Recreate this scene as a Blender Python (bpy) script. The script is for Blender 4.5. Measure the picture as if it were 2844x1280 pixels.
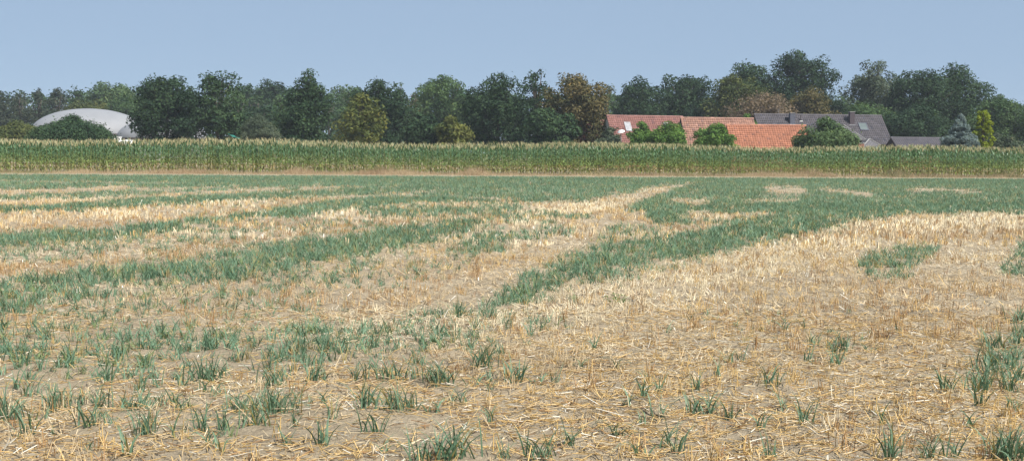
import bpy, math, random
import numpy as np
from mathutils import Matrix, Vector

R = math.radians
sc = bpy.context.scene
for o in list(bpy.data.objects):
    bpy.data.objects.remove(o)

# ------------------------------------------------------------------ camera
FPX, CX, CY = 3400.0, 1422.0, 640.0          # focal length and centre in photo pixels
CAM_H = 1.7
PITCH, ROLL = 3.652, 0.463
cam_d = bpy.data.cameras.new('camera')
cam_d.sensor_width = 36.0
cam_d.lens = 36.0 * FPX / 2844.0
cam_d.clip_start = 0.1
cam_d.clip_end = 6000
cam = bpy.data.objects.new('camera', cam_d)
sc.collection.objects.link(cam)
CAM_M = Matrix.Translation((0, 0, CAM_H)) @ Matrix.Rotation(R(90 - PITCH), 4, 'X') @ Matrix.Rotation(R(ROLL), 4, 'Z')
cam.matrix_world = CAM_M
sc.camera = cam

# ------------------------------------------------------------------ sky, sun, exposure
SUN_AZ, SUN_EL = 132.0, 50.0                 # clockwise from +Y (the view direction)
w = bpy.data.worlds.new('World'); sc.world = w; w.use_nodes = True
nt = w.node_tree; nt.nodes.clear()
sky = nt.nodes.new('ShaderNodeTexSky'); sky.sky_type = 'NISHITA'
sky.sun_disc = False
sky.sun_elevation = R(SUN_EL); sky.sun_rotation = R(SUN_AZ)
sky.altitude = 60; sky.air_density = 0.6; sky.dust_density = 0.0; sky.ozone_density = 3.0
bg = nt.nodes.new('ShaderNodeBackground'); bg.inputs['Strength'].default_value = 0.0575
milk = nt.nodes.new('ShaderNodeMix'); milk.data_type = 'RGBA'; milk.inputs[0].default_value = 0.85   # even milky summer haze over the whole sky
milk.inputs[7].default_value = (3.80, 5.12, 6.85, 1)
ow = nt.nodes.new('ShaderNodeOutputWorld')
nt.links.new(sky.outputs[0], milk.inputs[6]); nt.links.new(milk.outputs[2], bg.inputs[0]); nt.links.new(bg.outputs[0], ow.inputs[0])
sun_d = bpy.data.lights.new('sun', 'SUN'); sun_d.energy = 4.6; sun_d.angle = R(0.53); sun_d.color = (1.0, 0.955, 0.88)
sun = bpy.data.objects.new('sun', sun_d); sc.collection.objects.link(sun)
sdir = Vector((math.sin(R(SUN_AZ)) * math.cos(R(SUN_EL)), math.cos(R(SUN_AZ)) * math.cos(R(SUN_EL)), math.sin(R(SUN_EL))))
sun.rotation_euler = sdir.to_track_quat('Z', 'Y').to_euler()
sun.location = sdir * 100
sc.view_settings.view_transform = 'Standard'
sc.view_settings.look = 'None'
sc.view_settings.exposure = 0.78
sc.view_settings.gamma = 1.0
sc.render.resolution_x, sc.render.resolution_y = 1024, 460

# ------------------------------------------------------------------ pixel <-> place
_Rm = np.array(CAM_M.to_3x3()); _C = np.array(CAM_M.translation)
def ray(px, py):
    v = np.array([(px - CX) / FPX, (CY - py) / FPX, -1.0])
    return _Rm @ v
def at(px, py, Y):
    d = ray(px, py); t = (Y - _C[1]) / d[1]
    return _C + d * t
def ground(px, py):
    d = ray(px, py); t = -_C[2] / d[2]
    return _C + d * t
def project(P):
    q = (P - _C) @ _Rm
    return CX + FPX * q[:, 0] / -q[:, 2], CY - FPX * q[:, 1] / -q[:, 2]

# ------------------------------------------------------------------ helpers
def link(o, parent=None):
    sc.collection.objects.link(o)
    if parent is not None:
        o.parent = parent
    return o
def tag(o, label=None, cat=None, group=None, kind=None):
    if label: o['label'] = label
    if cat: o['category'] = cat
    if group: o['group'] = group
    if kind: o['kind'] = kind
    return o
def empty(name, loc, rz=0.0, label=None, cat=None, group=None):
    o = bpy.data.objects.new(name, None); o.empty_display_size = 0.2
    o.location = [float(c) for c in loc]; o.rotation_euler = (0, 0, rz)
    link(o); return tag(o, label, cat, group)
def np_mesh(name, V, F, col=None, smooth=False):
    """V (n,3), F (m,3) or (m,4) array, col (n,3) vertex colours"""
    V = np.ascontiguousarray(V, dtype=np.float32); F = np.ascontiguousarray(F, dtype=np.int32)
    k = F.shape[1]
    me = bpy.data.meshes.new(name)
    me.vertices.add(len(V)); me.vertices.foreach_set('co', V.ravel())
    me.loops.add(F.size); me.loops.foreach_set('vertex_index', F.ravel())
    me.polygons.add(len(F)); me.polygons.foreach_set('loop_start', np.arange(0, F.size, k, dtype=np.int32))
    if smooth:
        me.polygons.foreach_set('use_smooth', np.ones(len(F), dtype=bool))
    if col is not None:
        a = me.attributes.new('Col', 'FLOAT_COLOR', 'POINT')
        c4 = np.ones((len(V), 4), dtype=np.float32); c4[:, :3] = col
        a.data.foreach_set('color', c4.ravel())
    me.update(); me.validate()
    return me
def obj(name, me, mat, parent=None):
    o = bpy.data.objects.new(name, me)
    if mat is not None and not me.materials:
        me.materials.append(mat)
    return link(o, parent)
class MB:
    """collects simple shapes into one mesh"""
    def __init__(s): s.v = []; s.f = []
    def add(s, vs, fs):
        b = len(s.v); s.v += [tuple(map(float, v)) for v in vs]; s.f += [tuple(i + b for i in f) for f in fs]; return s
    def box(s, x0, x1, y0, y1, z0, z1):
        return s.add([(x0,y0,z0),(x1,y0,z0),(x1,y1,z0),(x0,y1,z0),(x0,y0,z1),(x1,y0,z1),(x1,y1,z1),(x0,y1,z1)],
                     [(0,3,2,1),(4,5,6,7),(0,1,5,4),(1,2,6,5),(2,3,7,6),(3,0,4,7)])
    def tube(s, pts, rad, n=7):
        pts = [Vector(p) for p in pts]; rings = []
        b = len(s.v)
        for i, p in enumerate(pts):
            d = (pts[min(i+1, len(pts)-1)] - pts[max(i-1, 0)]).normalized()
            a = d.orthogonal().normalized(); c = d.cross(a)
            r = rad[i] if hasattr(rad, '__len__') else rad
            for k in range(n):
                t = 2*math.pi*k/n
                s.v.append(tuple(p + a*(r*math.cos(t)) + c*(r*math.sin(t))))
        for i in range(len(pts)-1):
            for k in range(n):
                k2 = (k+1) % n
                s.f.append((b+i*n+k, b+i*n+k2, b+(i+1)*n+k2, b+(i+1)*n+k))
        s.f.append(tuple(b+k for k in reversed(range(n)))); e = b+(len(pts)-1)*n
        s.f.append(tuple(e+k for k in range(n)))
        return s
    def lathe(s, prof, n=48, cap=False):
        b = len(s.v)
        for r, z in prof:
            for k in range(n):
                t = 2*math.pi*k/n; s.v.append((r*math.cos(t), r*math.sin(t), z))
        for i in range(len(prof)-1):
            for k in range(n):
                k2 = (k+1) % n
                s.f.append((b+i*n+k, b+i*n+k2, b+(i+1)*n+k2, b+(i+1)*n+k))
        return s
    def build(s, name, mat, parent=None, smooth=False):
        me = bpy.data.meshes.new(name); me.from_pydata(s.v, [], s.f)
        if smooth:
            me.polygons.foreach_set('use_smooth', np.ones(len(me.polygons), dtype=bool))
        me.update()
        return obj(name, me, mat, parent)

# ------------------------------------------------------------------ materials
def nodes_mat(name):
    m = bpy.data.materials.new(name); m.use_nodes = True
    t = m.node_tree; t.nodes.clear()
    out = t.nodes.new('ShaderNodeOutputMaterial')
    return m, t, out
def N(t, kind, **kw):
    n = t.nodes.new(kind)
    for k, v in kw.items():
        if k in n.inputs: n.inputs[k].default_value = v
        else: setattr(n, k, v)
    return n
def leaf_mat(name, transl=0.3, rough=0.6, spec=0.3, tint=(1.15, 1.2, 0.6)):
    """colour from the vertex colours, some light passing through the blade"""
    m, t, out = nodes_mat(name)
    a = N(t, 'ShaderNodeAttribute', attribute_name='Col')
    p = N(t, 'ShaderNodeBsdfPrincipled', Roughness=rough)
    p.inputs['Specular IOR Level'].default_value = spec
    t.links.new(a.outputs['Color'], p.inputs['Base Color'])
    if transl > 0:
        mul = N(t, 'ShaderNodeMix', data_type='RGBA', blend_type='MULTIPLY')
        mul.inputs[0].default_value = 1.0
        t.links.new(a.outputs['Color'], mul.inputs[6]); mul.inputs[7].default_value = (*tint, 1)
        tr = N(t, 'ShaderNodeBsdfTranslucent')
        t.links.new(mul.outputs[2], tr.inputs['Color'])
        mx = N(t, 'ShaderNodeMixShader', Fac=transl)
        t.links.new(p.outputs[0], mx.inputs[1]); t.links.new(tr.outputs[0], mx.inputs[2])
        t.links.new(mx.outputs[0], out.inputs[0])
    else:
        t.links.new(p.outputs[0], out.inputs[0])
    return m
def noise_mat(name, c0, c1, scale=3.0, rough=0.85, bump=0.0, detail=5.0, spec=0.3, c2=None, metallic=0.0, attr=False):
    m, t, out = nodes_mat(name)
    tc = N(t, 'ShaderNodeTexCoord')
    n = N(t, 'ShaderNodeTexNoise', Scale=scale, Detail=detail, Roughness=0.6)
    t.links.new(tc.outputs['Object'], n.inputs['Vector'])
    r = N(t, 'ShaderNodeValToRGB')
    r.color_ramp.elements[0].position = 0.32; r.color_ramp.elements[0].color = (*c0, 1)
    r.color_ramp.elements[1].position = 0.68; r.color_ramp.elements[1].color = (*c1, 1)
    if c2:
        e = r.color_ramp.elements.new(0.5); e.color = (*c2, 1)
    t.links.new(n.outputs['Fac'], r.inputs[0])
    p = N(t, 'ShaderNodeBsdfPrincipled', Roughness=rough, Metallic=metallic)
    p.inputs['Specular IOR Level'].default_value = spec
    src = r.outputs[0]
    if attr:
        a = N(t, 'ShaderNodeAttribute', attribute_name='Col')
        mul = N(t, 'ShaderNodeMix', data_type='RGBA', blend_type='MULTIPLY'); mul.inputs[0].default_value = 1.0
        t.links.new(src, mul.inputs[6]); t.links.new(a.outputs['Color'], mul.inputs[7]); src = mul.outputs[2]
    t.links.new(src, p.inputs['Base Color'])
    if bump > 0:
        n2 = N(t, 'ShaderNodeTexNoise', Scale=scale*6, Detail=6.0)
        t.links.new(tc.outputs['Object'], n2.inputs['Vector'])
        b = N(t, 'ShaderNodeBump', Strength=bump, Distance=0.05)
        t.links.new(n2.outputs['Fac'], b.inputs['Height']); t.links.new(b.outputs[0], p.inputs['Normal'])
    t.links.new(p.outputs[0], out.inputs[0])
    return m

M = {}
M['leaf'] = leaf_mat('tree_leaf', 0.25, 0.65, 0.10)
M['cereal'] = leaf_mat('cereal_leaf', 0.28, 0.55, 0.3, (1.1, 1.1, 0.8))
M['maize'] = leaf_mat('maize_leaf', 0.25, 0.45, 0.4)
M['straw'] = leaf_mat('straw', 0.0, 0.5, 0.4)
M['bark'] = noise_mat('bark', (0.045, 0.036, 0.028), (0.11, 0.09, 0.07), 4.0, 0.9, 0.4)
M['dome'] = noise_mat('dome_membrane', (0.205, 0.21, 0.222), (0.235, 0.24, 0.252), 0.25, 0.6, 0.0, spec=0.3)
M['concrete'] = noise_mat('concrete', (0.20, 0.20, 0.20), (0.32, 0.31, 0.30), 1.2, 0.9, 0.2)
M['rim'] = noise_mat('dark_rim', (0.05, 0.045, 0.045), (0.10, 0.085, 0.085), 2.0, 0.7)
M['white'] = noise_mat('white_paint', (0.62, 0.62, 0.60), (0.78, 0.78, 0.76), 1.5, 0.6)
M['offwhite'] = noise_mat('aged_white', (0.45, 0.46, 0.45), (0.66, 0.66, 0.64), 2.5, 0.7)
M['brick'] = noise_mat('brick', (0.22, 0.10, 0.075), (0.36, 0.18, 0.13), 6.0, 0.9, 0.3)
M['green_board'] = noise_mat('dark_green_boards', (0.015, 0.04, 0.032), (0.03, 0.065, 0.05), 3.0, 0.7)
M['dark_board'] = noise_mat('dark_boards', (0.018, 0.016, 0.018), (0.04, 0.035, 0.035), 3.0, 0.7)
M['tile'] = noise_mat('roof_tile', (0.72, 0.72, 0.74), (1.0, 1.0, 1.0), 1.6, 0.8, 0.25, attr=True)
M['deck'] = noise_mat('roof_deck', (0.05, 0.035, 0.03), (0.09, 0.06, 0.05), 3.0, 0.9)
M['chimney'] = noise_mat('slate_chimney', (0.06, 0.065, 0.085), (0.11, 0.115, 0.145), 4.0, 0.7)
M['chimney_brick'] = noise_mat('dark_brick_chimney', (0.05, 0.038, 0.045), (0.085, 0.068, 0.075), 5.0, 0.8)
M['pane'] = noise_mat('skylight_pane', (0.085, 0.11, 0.11), (0.115, 0.14, 0.14), 1.0, 0.5, spec=0.2)
M['clear_tile'] = noise_mat('milky_skylight', (0.22, 0.22, 0.235), (0.36, 0.36, 0.37), 5.0, 0.5)
M['metal'] = noise_mat('grey_metal', (0.25, 0.25, 0.26), (0.4, 0.4, 0.41), 4.0, 0.5, metallic=0.4)
M['teal'] = noise_mat('teal_tarpaulin', (0.012, 0.12, 0.085), (0.02, 0.17, 0.12), 3.0, 0.5)

# =================================================================== the field
rng = np.random.default_rng(7)
def vnoise(x, y, seed=0):
    """smooth value noise, 0..1"""
    xi = np.floor(x).astype(np.int64); yi = np.floor(y).astype(np.int64)
    fx = x - xi; fy = y - yi
    fx = fx*fx*(3-2*fx); fy = fy*fy*(3-2*fy)
    def h(a, b):
        n = (a*374761393 + b*668265263 + seed*1442695041) & 0xFFFFFFFF
        n = ((n ^ (n >> 13)) * 1274126177) & 0xFFFFFFFF
        return ((n ^ (n >> 16)) & 0xFFFF) / 65535.0
    return (h(xi, yi)*(1-fx) + h(xi+1, yi)*fx)*(1-fy) + (h(xi, yi+1)*(1-fx) + h(xi+1, yi+1)*fx)*fy
def fbm(x, y, seed=0, o=3):
    s = 0; a = 0.5; tot = 0
    for k in range(o):
        s = s + a*vnoise(x*2**k, y*2**k, seed+k*17); tot += a; a *= 0.5
    return s/tot

# where the volunteer cereal grows green: strokes given as (kind, strength, [(x, y, half height)...]) in photo pixels
BASE_EDGE = [(-1500, 545), (0, 528), (700, 520), (1100, 520), (1422, 560), (1560, 560), (1700, 570), (1864, 640), (2140, 671), (2361, 621), (2471, 602), (2844, 594), (4300, 590)]
STROKES = [
 ('g', 1.0, [(-600, 600, 10), (0, 588, 11), (331, 571, 11), (552, 555, 11), (828, 541, 10), (1104, 527, 11), (1422, 515, 12)]),
 ('g', .85, [(-600, 560, 8), (0, 549, 8), (276, 541, 8), (552, 533, 8), (828, 522, 8)]),
 ('t', .9, [(-600, 545, 5), (0, 535, 5), (200, 529, 5), (360, 520, 3)]),
 ('t', .8, [(-600, 582, 6), (0, 572, 6), (221, 558, 5), (497, 541, 4), (800, 524, 3)]),
 ('g', 1.0, [(-700, 700, 24), (0, 676, 24), (166, 665, 22), (331, 655, 18), (470, 636, 12), (620, 615, 5)]),
 ('g', .55, [(331, 655, 18), (497, 632, 18), (680, 606, 12)]),
 ('g', 1.0, [(640, 606, 4), (720, 597, 9), (800, 588, 12), (994, 569, 14), (1215, 549, 15), (1422, 537, 16), (1560, 520, 14), (1700, 512, 10)]),
 ('g', .8, [(1000, 596, 6), (1060, 592, 14), (1422, 582, 14), (1470, 580, 6)]),
 ('g', .4, [(700, 640, 6), (1000, 620, 10), (1422, 600, 14)]),
 ('g', .5, [(-300, 745, 25), (0, 720, 25), (386, 690, 24), (600, 668, 16), (760, 640, 8)]),
 ('g', 1.0, [(-800, 960, 50), (0, 826, 38), (350, 783, 42), (718, 735, 44), (994, 684, 40), (1325, 632, 20), (1480, 606, 12)]),
 ('g', .5, [(-300, 890, 10), (0, 876, 24), (500, 828, 34), (900, 770, 30), (1150, 700, 22)]),
 ('g', .45, [(-300, 930, 20), (0, 910, 30), (500, 870, 36), (900, 820, 36), (1150, 760, 30), (1350, 700, 20)]),
 ('g', .38, [(0, 640, 10), (400, 662, 30), (700, 645, 30), (1000, 622, 16)]),
 ('g', .22, [(500, 590, 6), (800, 570, 14), (1100, 545, 12)]),
 ('g', .9, [(1240, 697, 5), (1290, 690, 13), (1422, 680, 13), (1480, 672, 6)]),
 ('g', 1.0, [(1330, 866, 6), (1422, 826, 26), (1588, 762, 52), (1698, 730, 58), (1864, 695, 54), (2140, 632, 44), (2361, 596, 30), (2471, 575, 30)]),
 ('g', .55, [(1080, 905, 14), (1180, 890, 30), (1330, 866, 34), (1420, 850, 14)]),
 ('t', 1.0, [(1925, 509, 2), (1836, 527, 10), (1753, 555, 18), (1643, 577, 19), (1532, 594, 20), (1422, 616, 20), (1300, 650, 10)][::-1]),
 ('t', .9, [(1800, 596, 8), (1781, 599, 12), (1698, 616, 16), (1588, 638, 22), (1477, 671, 25), (1400, 700, 20)][::-1]),
 ('g', .75, [(1370, 600, 8), (1440, 604, 14), (1540, 605, 13), (1640, 604, 6)]),
 ('g', .7, [(1300, 672, 10), (1400, 662, 20), (1500, 655, 20), (1600, 640, 8)]),
 ('g', .45, [(1200, 640, 8), (1300, 630, 16), (1420, 636, 10)]),
 ('g', .5, [(1640, 668, 6), (1700, 655, 14), (1800, 650, 16), (1880, 640, 8)]),
 ('g', .75, [(1680, 640, 4), (1720, 636, 12), (1790, 630, 6)]),
 ('t', .8, [(1845, 565, 3), (1870, 563, 8), (1974, 563, 7), (1990, 562, 2)]),
 ('t', .75, [(2060, 563, 2), (2100, 563, 6), (2206, 561, 6), (2220, 560, 2)]),
 ('t', .75, [(1880, 606, 4), (1920, 604, 13), (2080, 602, 12), (2160, 596, 4)]),
 ('t', .75, [(1790, 634, 4), (1830, 632, 11), (1960, 632, 11), (2040, 628, 3)]),
 ('t', .8, [(2115, 524, 3), (2140, 528, 12), (2220, 532, 14), (2245, 534, 4)]),
 ('t', .8, [(2270, 526, 2), (2300, 530, 7), (2400, 541, 7), (2430, 543, 2)]),
 ('t', .8, [(2510, 527, 2), (2540, 528, 6), (2690, 533, 5), (2730, 534, 2)]),
 ('t', .6, [(-600, 510, 2), (0, 504, 2), (300, 508, 2), (500, 510, 2)]),
 ('g', .9, [(2380, 748, 6), (2420, 740, 26), (2499, 726, 42), (2570, 712, 30), (2610, 700, 6)]),
 ('g', .8, [(2780, 755, 10), (2830, 735, 50), (2900, 700, 60), (3200, 660, 60)]),
 ('g', .72, [(-300, 1010, 60), (0, 980, 80), (500, 990, 85), (900, 980, 80), (1100, 960, 60), (1300, 940, 20)]),
 ('g', .42, [(1000, 1010, 20), (1300, 960, 70), (1500, 920, 40), (1600, 900, 10)]),
 ('g', .10, [(1900, 900, 40), (2200, 950, 80), (2500, 950, 60)]),
 ('g', .32, [(-600, 1150, 90), (400, 1120, 90), (900, 1100, 70)]),
]
def green_map(px, py, X, Y):
    jx = (fbm(X*1.3, Y*1.3, 3)-0.5)
    scale = np.clip((py-415)/120.0, 0.25, 4.0)          # wobble grows with nearness
    py2 = py + jx*20*scale
    d = np.clip((np.interp(px, [p[0] for p in BASE_EDGE], [p[1] for p in BASE_EDGE]) - py2)/6.0 + 0.5, 0, 1)
    d = d*(py > 400)
    for kind, s, pts in STROKES:
        xs = [p[0] for p in pts]; yc = np.interp(px, xs, [p[1] for p in pts]); hh = np.interp(px, xs, [p[2] for p in pts])
        soft = np.maximum(hh*0.95, 2.5)
        v = np.clip((hh - np.abs(py2-yc))/soft + 0.5, 0, 1)
        v = np.where((px < xs[0]) | (px > xs[-1]), 0, v)
        d = np.maximum(d, v*s) if kind == 'g' else d*(1-v*s)
    return d
BROWNS = [(.9, [(-600, 665, 14), (0, 642, 13), (250, 625, 10), (560, 606, 7), (800, 575, 5)]), (.9, [(-700, 800, 26), (0, 768, 26), (350, 722, 24), (700, 680, 20), (994, 640, 16), (1250, 612, 8)]),
          (.5, [(300, 905, 30), (800, 860, 40), (1100, 830, 40), (1350, 750, 25)]), (.7, [(2150, 660, 5), (2400, 655, 18), (2844, 650, 25), (3300, 650, 30)]), (.6, [(1800, 960, 30), (2200, 920, 90), (2500, 880, 90), (2844, 850, 80), (3300, 850, 80)]),
          (.8, [(1500, 615, 4), (1600, 612, 8), (1680, 590, 6)]), (.6, [(1800, 640, 5), (1950, 640, 10), (2040, 636, 5)])]
CREAMS = [(1.0, [(1320, 905, 30), (1600, 850, 60), (1900, 785, 62), (2200, 705, 50), (2471, 640, 32), (2844, 618, 24), (3400, 615, 24)]),
          (.8, [(1422, 620, 20), (1640, 580, 18), (1836, 528, 8)]), (.45, [(0, 612, 12), (300, 590, 12), (700, 556, 8), (1100, 534, 5)]), (.6, [(950, 900, 30), (1300, 905, 60)])]
def brown_map(px, py, X, Y, BROWNS=BROWNS):
    py2 = py + (fbm(X*1.1, Y*1.1, 5)-.5)*14*np.clip((py-415)/120.0, .25, 4.0); d = 0*px
    for s, pts in BROWNS:
        xs = [p[0] for p in pts]; yc = np.interp(px, xs, [p[1] for p in pts]); hh = np.interp(px, xs, [p[2] for p in pts])
        v = np.clip((hh-np.abs(py2-yc))/np.maximum(hh*.6, 2.5)+.5, 0, 1); d = np.maximum(d, np.where((px < xs[0]) | (px > xs[-1]), 0, v*s))
    return d
def soil_h(X, Y):
    """small relief of the dried soil: drill rows, clods"""
    near = np.clip(1 - (Y-24)/8.0, 0, 1)
    return near*(0.06*(fbm(X*1.1, Y*1.1, 11)-0.5) + 0.07*(fbm(X*4.5, Y*4.5, 21, 2)-0.5) + 0.035*np.maximum(vnoise(X*6.5, Y*6.5, 31)-0.62, 0)*2.6)

# ground: one sheet, finely divided where it is near
def axis(parts):
    out = [parts[0][0]]
    for a, b, st in parts:
        n = max(1, int(round((b-a)/st))); out += list(np.linspace(a, b, n+1)[1:])
    return np.array(out)
gx = axis([(-1400, -200, 200), (-200, -40, 20), (-40, -14, 2), (-14, 14, 0.085), (14, 40, 2), (40, 200, 20), (200, 1400, 200)])
gy = axis([(-300, -20, 40), (-20, 5.5, 1.0), (5.5, 20, 0.08), (20, 32, 0.2), (32, 120, 2), (120, 400, 20), (400, 1600, 200)])
GX, GY = np.meshgrid(gx, gy)
GZ = soil_h(GX, GY) * np.clip((14-np.abs(GX))/1.0, 0, 1)
nx, ny = len(gx), len(gy)
idx = np.arange(nx*ny).reshape(ny, nx)
F = np.stack([idx[:-1, :-1], idx[:-1, 1:], idx[1:, 1:], idx[1:, :-1]], -1).reshape(-1, 4)
m, t, out = nodes_mat('dry_soil')
tc = N(t, 'ShaderNodeTexCoord')
n1 = N(t, 'ShaderNodeTexNoise', Scale=0.45, Detail=6.0, Roughness=0.6); n2 = N(t, 'ShaderNodeTexNoise', Scale=9.0, Detail=8.0, Roughness=0.7)
t.links.new(tc.outputs['Object'], n1.inputs['Vector']); t.links.new(tc.outputs['Object'], n2.inputs['Vector'])
r1 = N(t, 'ShaderNodeValToRGB'); r1.color_ramp.elements[0].position = 0.3; r1.color_ramp.elements[1].position = 0.7
r1.color_ramp.elements[0].color = (0.330, 0.275, 0.198, 1); r1.color_ramp.elements[1].color = (0.440, 0.368, 0.262, 1)
r2 = N(t, 'ShaderNodeValToRGB'); r2.color_ramp.elements[0].position = 0.3; r2.color_ramp.elements[1].position = 0.72
r2.color_ramp.elements[0].color = (0.62, 0.60, 0.58, 1); r2.color_ramp.elements[1].color = (1.15, 1.13, 1.1, 1)
t.links.new(n1.outputs['Fac'], r1.inputs[0]); t.links.new(n2.outputs['Fac'], r2.inputs[0])
mul = N(t, 'ShaderNodeMix', data_type='RGBA', blend_type='MULTIPLY'); mul.inputs[0].default_value = 1.0
t.links.new(r1.outputs[0], mul.inputs[6]); t.links.new(r2.outputs[0], mul.inputs[7])
p = N(t, 'ShaderNodeBsdfPrincipled', Roughness=0.95); p.inputs['Specular IOR Level'].default_value = 0.1
t.links.new(mul.outputs[2], p.inputs['Base Color'])
n3 = N(t, 'ShaderNodeTexNoise', Scale=30.0, Detail=6.0, Roughness=0.65); t.links.new(tc.outputs['Object'], n3.inputs['Vector'])
b = N(t, 'ShaderNodeBump', Strength=1.0, Distance=0.045); t.links.new(n3.outputs['Fac'], b.inputs['Height']); t.links.new(b.outputs[0], p.inputs['Normal'])
t.links.new(p.outputs[0], out.inputs[0]); M['soil'] = m
V = np.stack([GX, GY, GZ], -1).reshape(-1, 3)
fld = obj('ground', np_mesh('ground', V, F, smooth=True), M['soil'])
tag(fld, 'dry light brown soil of the stubble field', 'ground', kind='structure')

def scatter(y0, y1, dens, half=0.47, extra=2.5):
    """random points on the ground in the strip y0..y1, a little wider than the view"""
    wmax = half*y1 + extra
    n = int(dens*(y1-y0)*2*wmax)
    Y = rng.uniform(y0, y1, n); X = rng.uniform(-wmax, wmax, n)
    k = np.abs(X) < half*Y + extra
    return X[k], Y[k]
def maize_edge(X):                      # front row of the maize: a straight line across the field
    return 91.9 + (X-0)*(13.6/78.3)

# ---- blades as a template: a tuft of n blades
def blade_tuft(r, n, h, spread, width, seg, lean=0.6, curl=0.5):
    V, F, S = [], [], []
    for i in range(n):
        a = r.uniform(0, 2*math.pi); L = h*r.uniform(0.55, 1.1); le = lean*r.uniform(0.15, 1.0); cu = curl*r.uniform(0, 1.0)
        bx, by = spread*r.normal(0, .5), spread*r.normal(0, .5)
        ph = r.uniform(0, 2*math.pi); wx, wy = math.cos(ph), math.sin(ph)
        b0 = len(V); wd = width*r.uniform(.7, 1.2)
        for s in range(seg+1):
            u = s/seg; ang = le + cu*u*u*1.6
            rad = L*u*math.sin(min(ang, 1.9)); z = max(L*u*math.cos(min(ang, 1.9)), 0.0)
            x = bx + math.cos(a)*rad; y = by + math.sin(a)*rad
            ww = wd*(1-u**2.2)*0.5
            k = len(V)
            if s < seg:
                V += [(x-wx*ww, y-wy*ww, z), (x+wx*ww, y+wy*ww, z)]; S += [i, i]
                if s: F += [(k-2, k-1, k+1), (k-2, k+1, k)]
            else:
                V += [(x, y, z)]; S += [i]; F += [(k-2, k-1, k)]
    return np.array(V), np.array(F), np.array(S)
def stamp(name, temps, X, Y, Z, rot, scl, cols, mat, jitter=0.12, tilt=None, zs=None):
    """many copies of template tufts joined into one mesh (uncountable ground cover)"""
    VV, FF, CC = [], [], []; base = 0
    pick = rng.integers(0, len(temps), len(X))
    for k, (V, F, S) in enumerate(temps):
        m = np.nonzero(pick == k)[0]
        if not len(m): continue
        c, s = np.cos(rot[m])[:, None], np.sin(rot[m])[:, None]
        sx = scl[m][:, None]; sz = sx if zs is None else zs[m][:, None]
        vx = (V[:, 0]*c - V[:, 1]*s)*sx + X[m][:, None]
        vy = (V[:, 0]*s + V[:, 1]*c)*sx + Y[m][:, None]
        vz = V[:, 2][None]*sz + Z[m][:, None]
        P = np.stack([vx, vy, vz], -1).reshape(-1, 3)
        f = F[None] + (np.arange(len(m))*len(V))[:, None, None] + base
        base += len(P)
        # each blade its own shade
        br = np.floor(S).astype(int); nb = br.max()+1
        sh = 1 + jitter*rng.normal(0, 1, (len(m), nb))[:, br]
        col = cols[m][:, None, :]*np.clip(sh, .5, 1.6)[..., None]
        VV.append(P); FF.append(f.reshape(-1, F.shape[1])); CC.append(col.reshape(-1, 3))
    me = np_mesh(name, np.concatenate(VV), np.concatenate(FF), np.concatenate(CC))
    return obj(name, me, mat)
def lerp_cols(a, b, t):
    return np.array(a)[None]*(1-t[:, None]) + np.array(b)[None]*t[:, None]

G_A, G_B, G_C = (0.116, 0.202, 0.126), (0.180, 0.282, 0.182), (0.070, 0.128, 0.070)
prng = random.Random(5)
class RR:                                             # tiny adapter so templates use one random stream
    def __init__(s, seed): s.g = np.random.default_rng(seed)
    def uniform(s, a, b): return float(s.g.uniform(a, b))
    def normal(s, a, b): return float(s.g.normal(a, b))
near_t = [blade_tuft(RR(100+i), 5+i, 0.15+.012*i, 0.045, 0.010, 3, 0.6, 0.9) for i in range(7)]
mid_t = [blade_tuft(RR(200+i), 8, 0.19, 0.08, 0.015, 2, 0.5, 0.6) for i in range(5)]
far_t = [blade_tuft(RR(300+i), 8, 0.19, 0.16, 0.026, 1, 0.55, 0.5) for i in range(5)]
def cereal(name, y0, y1, dens, temps, smin, smax, label, power=1.0):
    X, Y = scatter(y0, y1, dens)
    # sown in drill rows that follow the strips
    P = np.stack([X, Y, np.zeros_like(X)], -1); px, py = project(P)
    d = green_map(px, py, X, Y)
    clump = fbm(X*2.2, Y*2.2, 41)
    keep = (rng.uniform(0, 1, len(X)) < d**power*np.clip((clump-0.41+0.29*d)*3.4, 0.03, 1)) & (Y < maize_edge(X)-9)
    X, Y, d = X[keep], Y[keep], d[keep]
    t = np.clip(fbm(X*0.5, Y*0.5, 51)*1.4-0.2 + rng.normal(0, .18, len(X)), 0, 1)
    cols = lerp_cols(G_A, G_B, t); k = rng.uniform(0, 1, len(X)) < 0.12; cols[k] = np.array(G_C)
    k = rng.uniform(0, 1, len(X)) < 0.12; cols[k] = np.array((0.19, 0.245, 0.105)); k = rng.uniform(0, 1, len(X)) < 0.06; cols[k] = np.array((0.34, 0.28, 0.13))
    h = rng.uniform(smin, smax, len(X))*np.clip(0.55+0.5*d, 0.5, 1.05)
    o = stamp(name, temps, X, Y, soil_h(X, Y)-0.004, rng.uniform(0, 6.283, len(X)), h, cols, M['cereal'])
    return tag(o, label, 'cereal plants', kind='stuff')
cereal('cereal_growth', 6.2, 24, 84, near_t, 0.75, 1.2, 'scattered green cereal plants regrowing in the near stubble')
cereal('cereal_growth', 24, 44, 45, mid_t, 0.8, 1.25, 'green strips of regrown cereal across the middle of the field')
cereal('cereal_growth', 44, 92, 15.5, far_t, 0.8, 1.2, 'dense green regrown cereal on the far part of the field')

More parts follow.
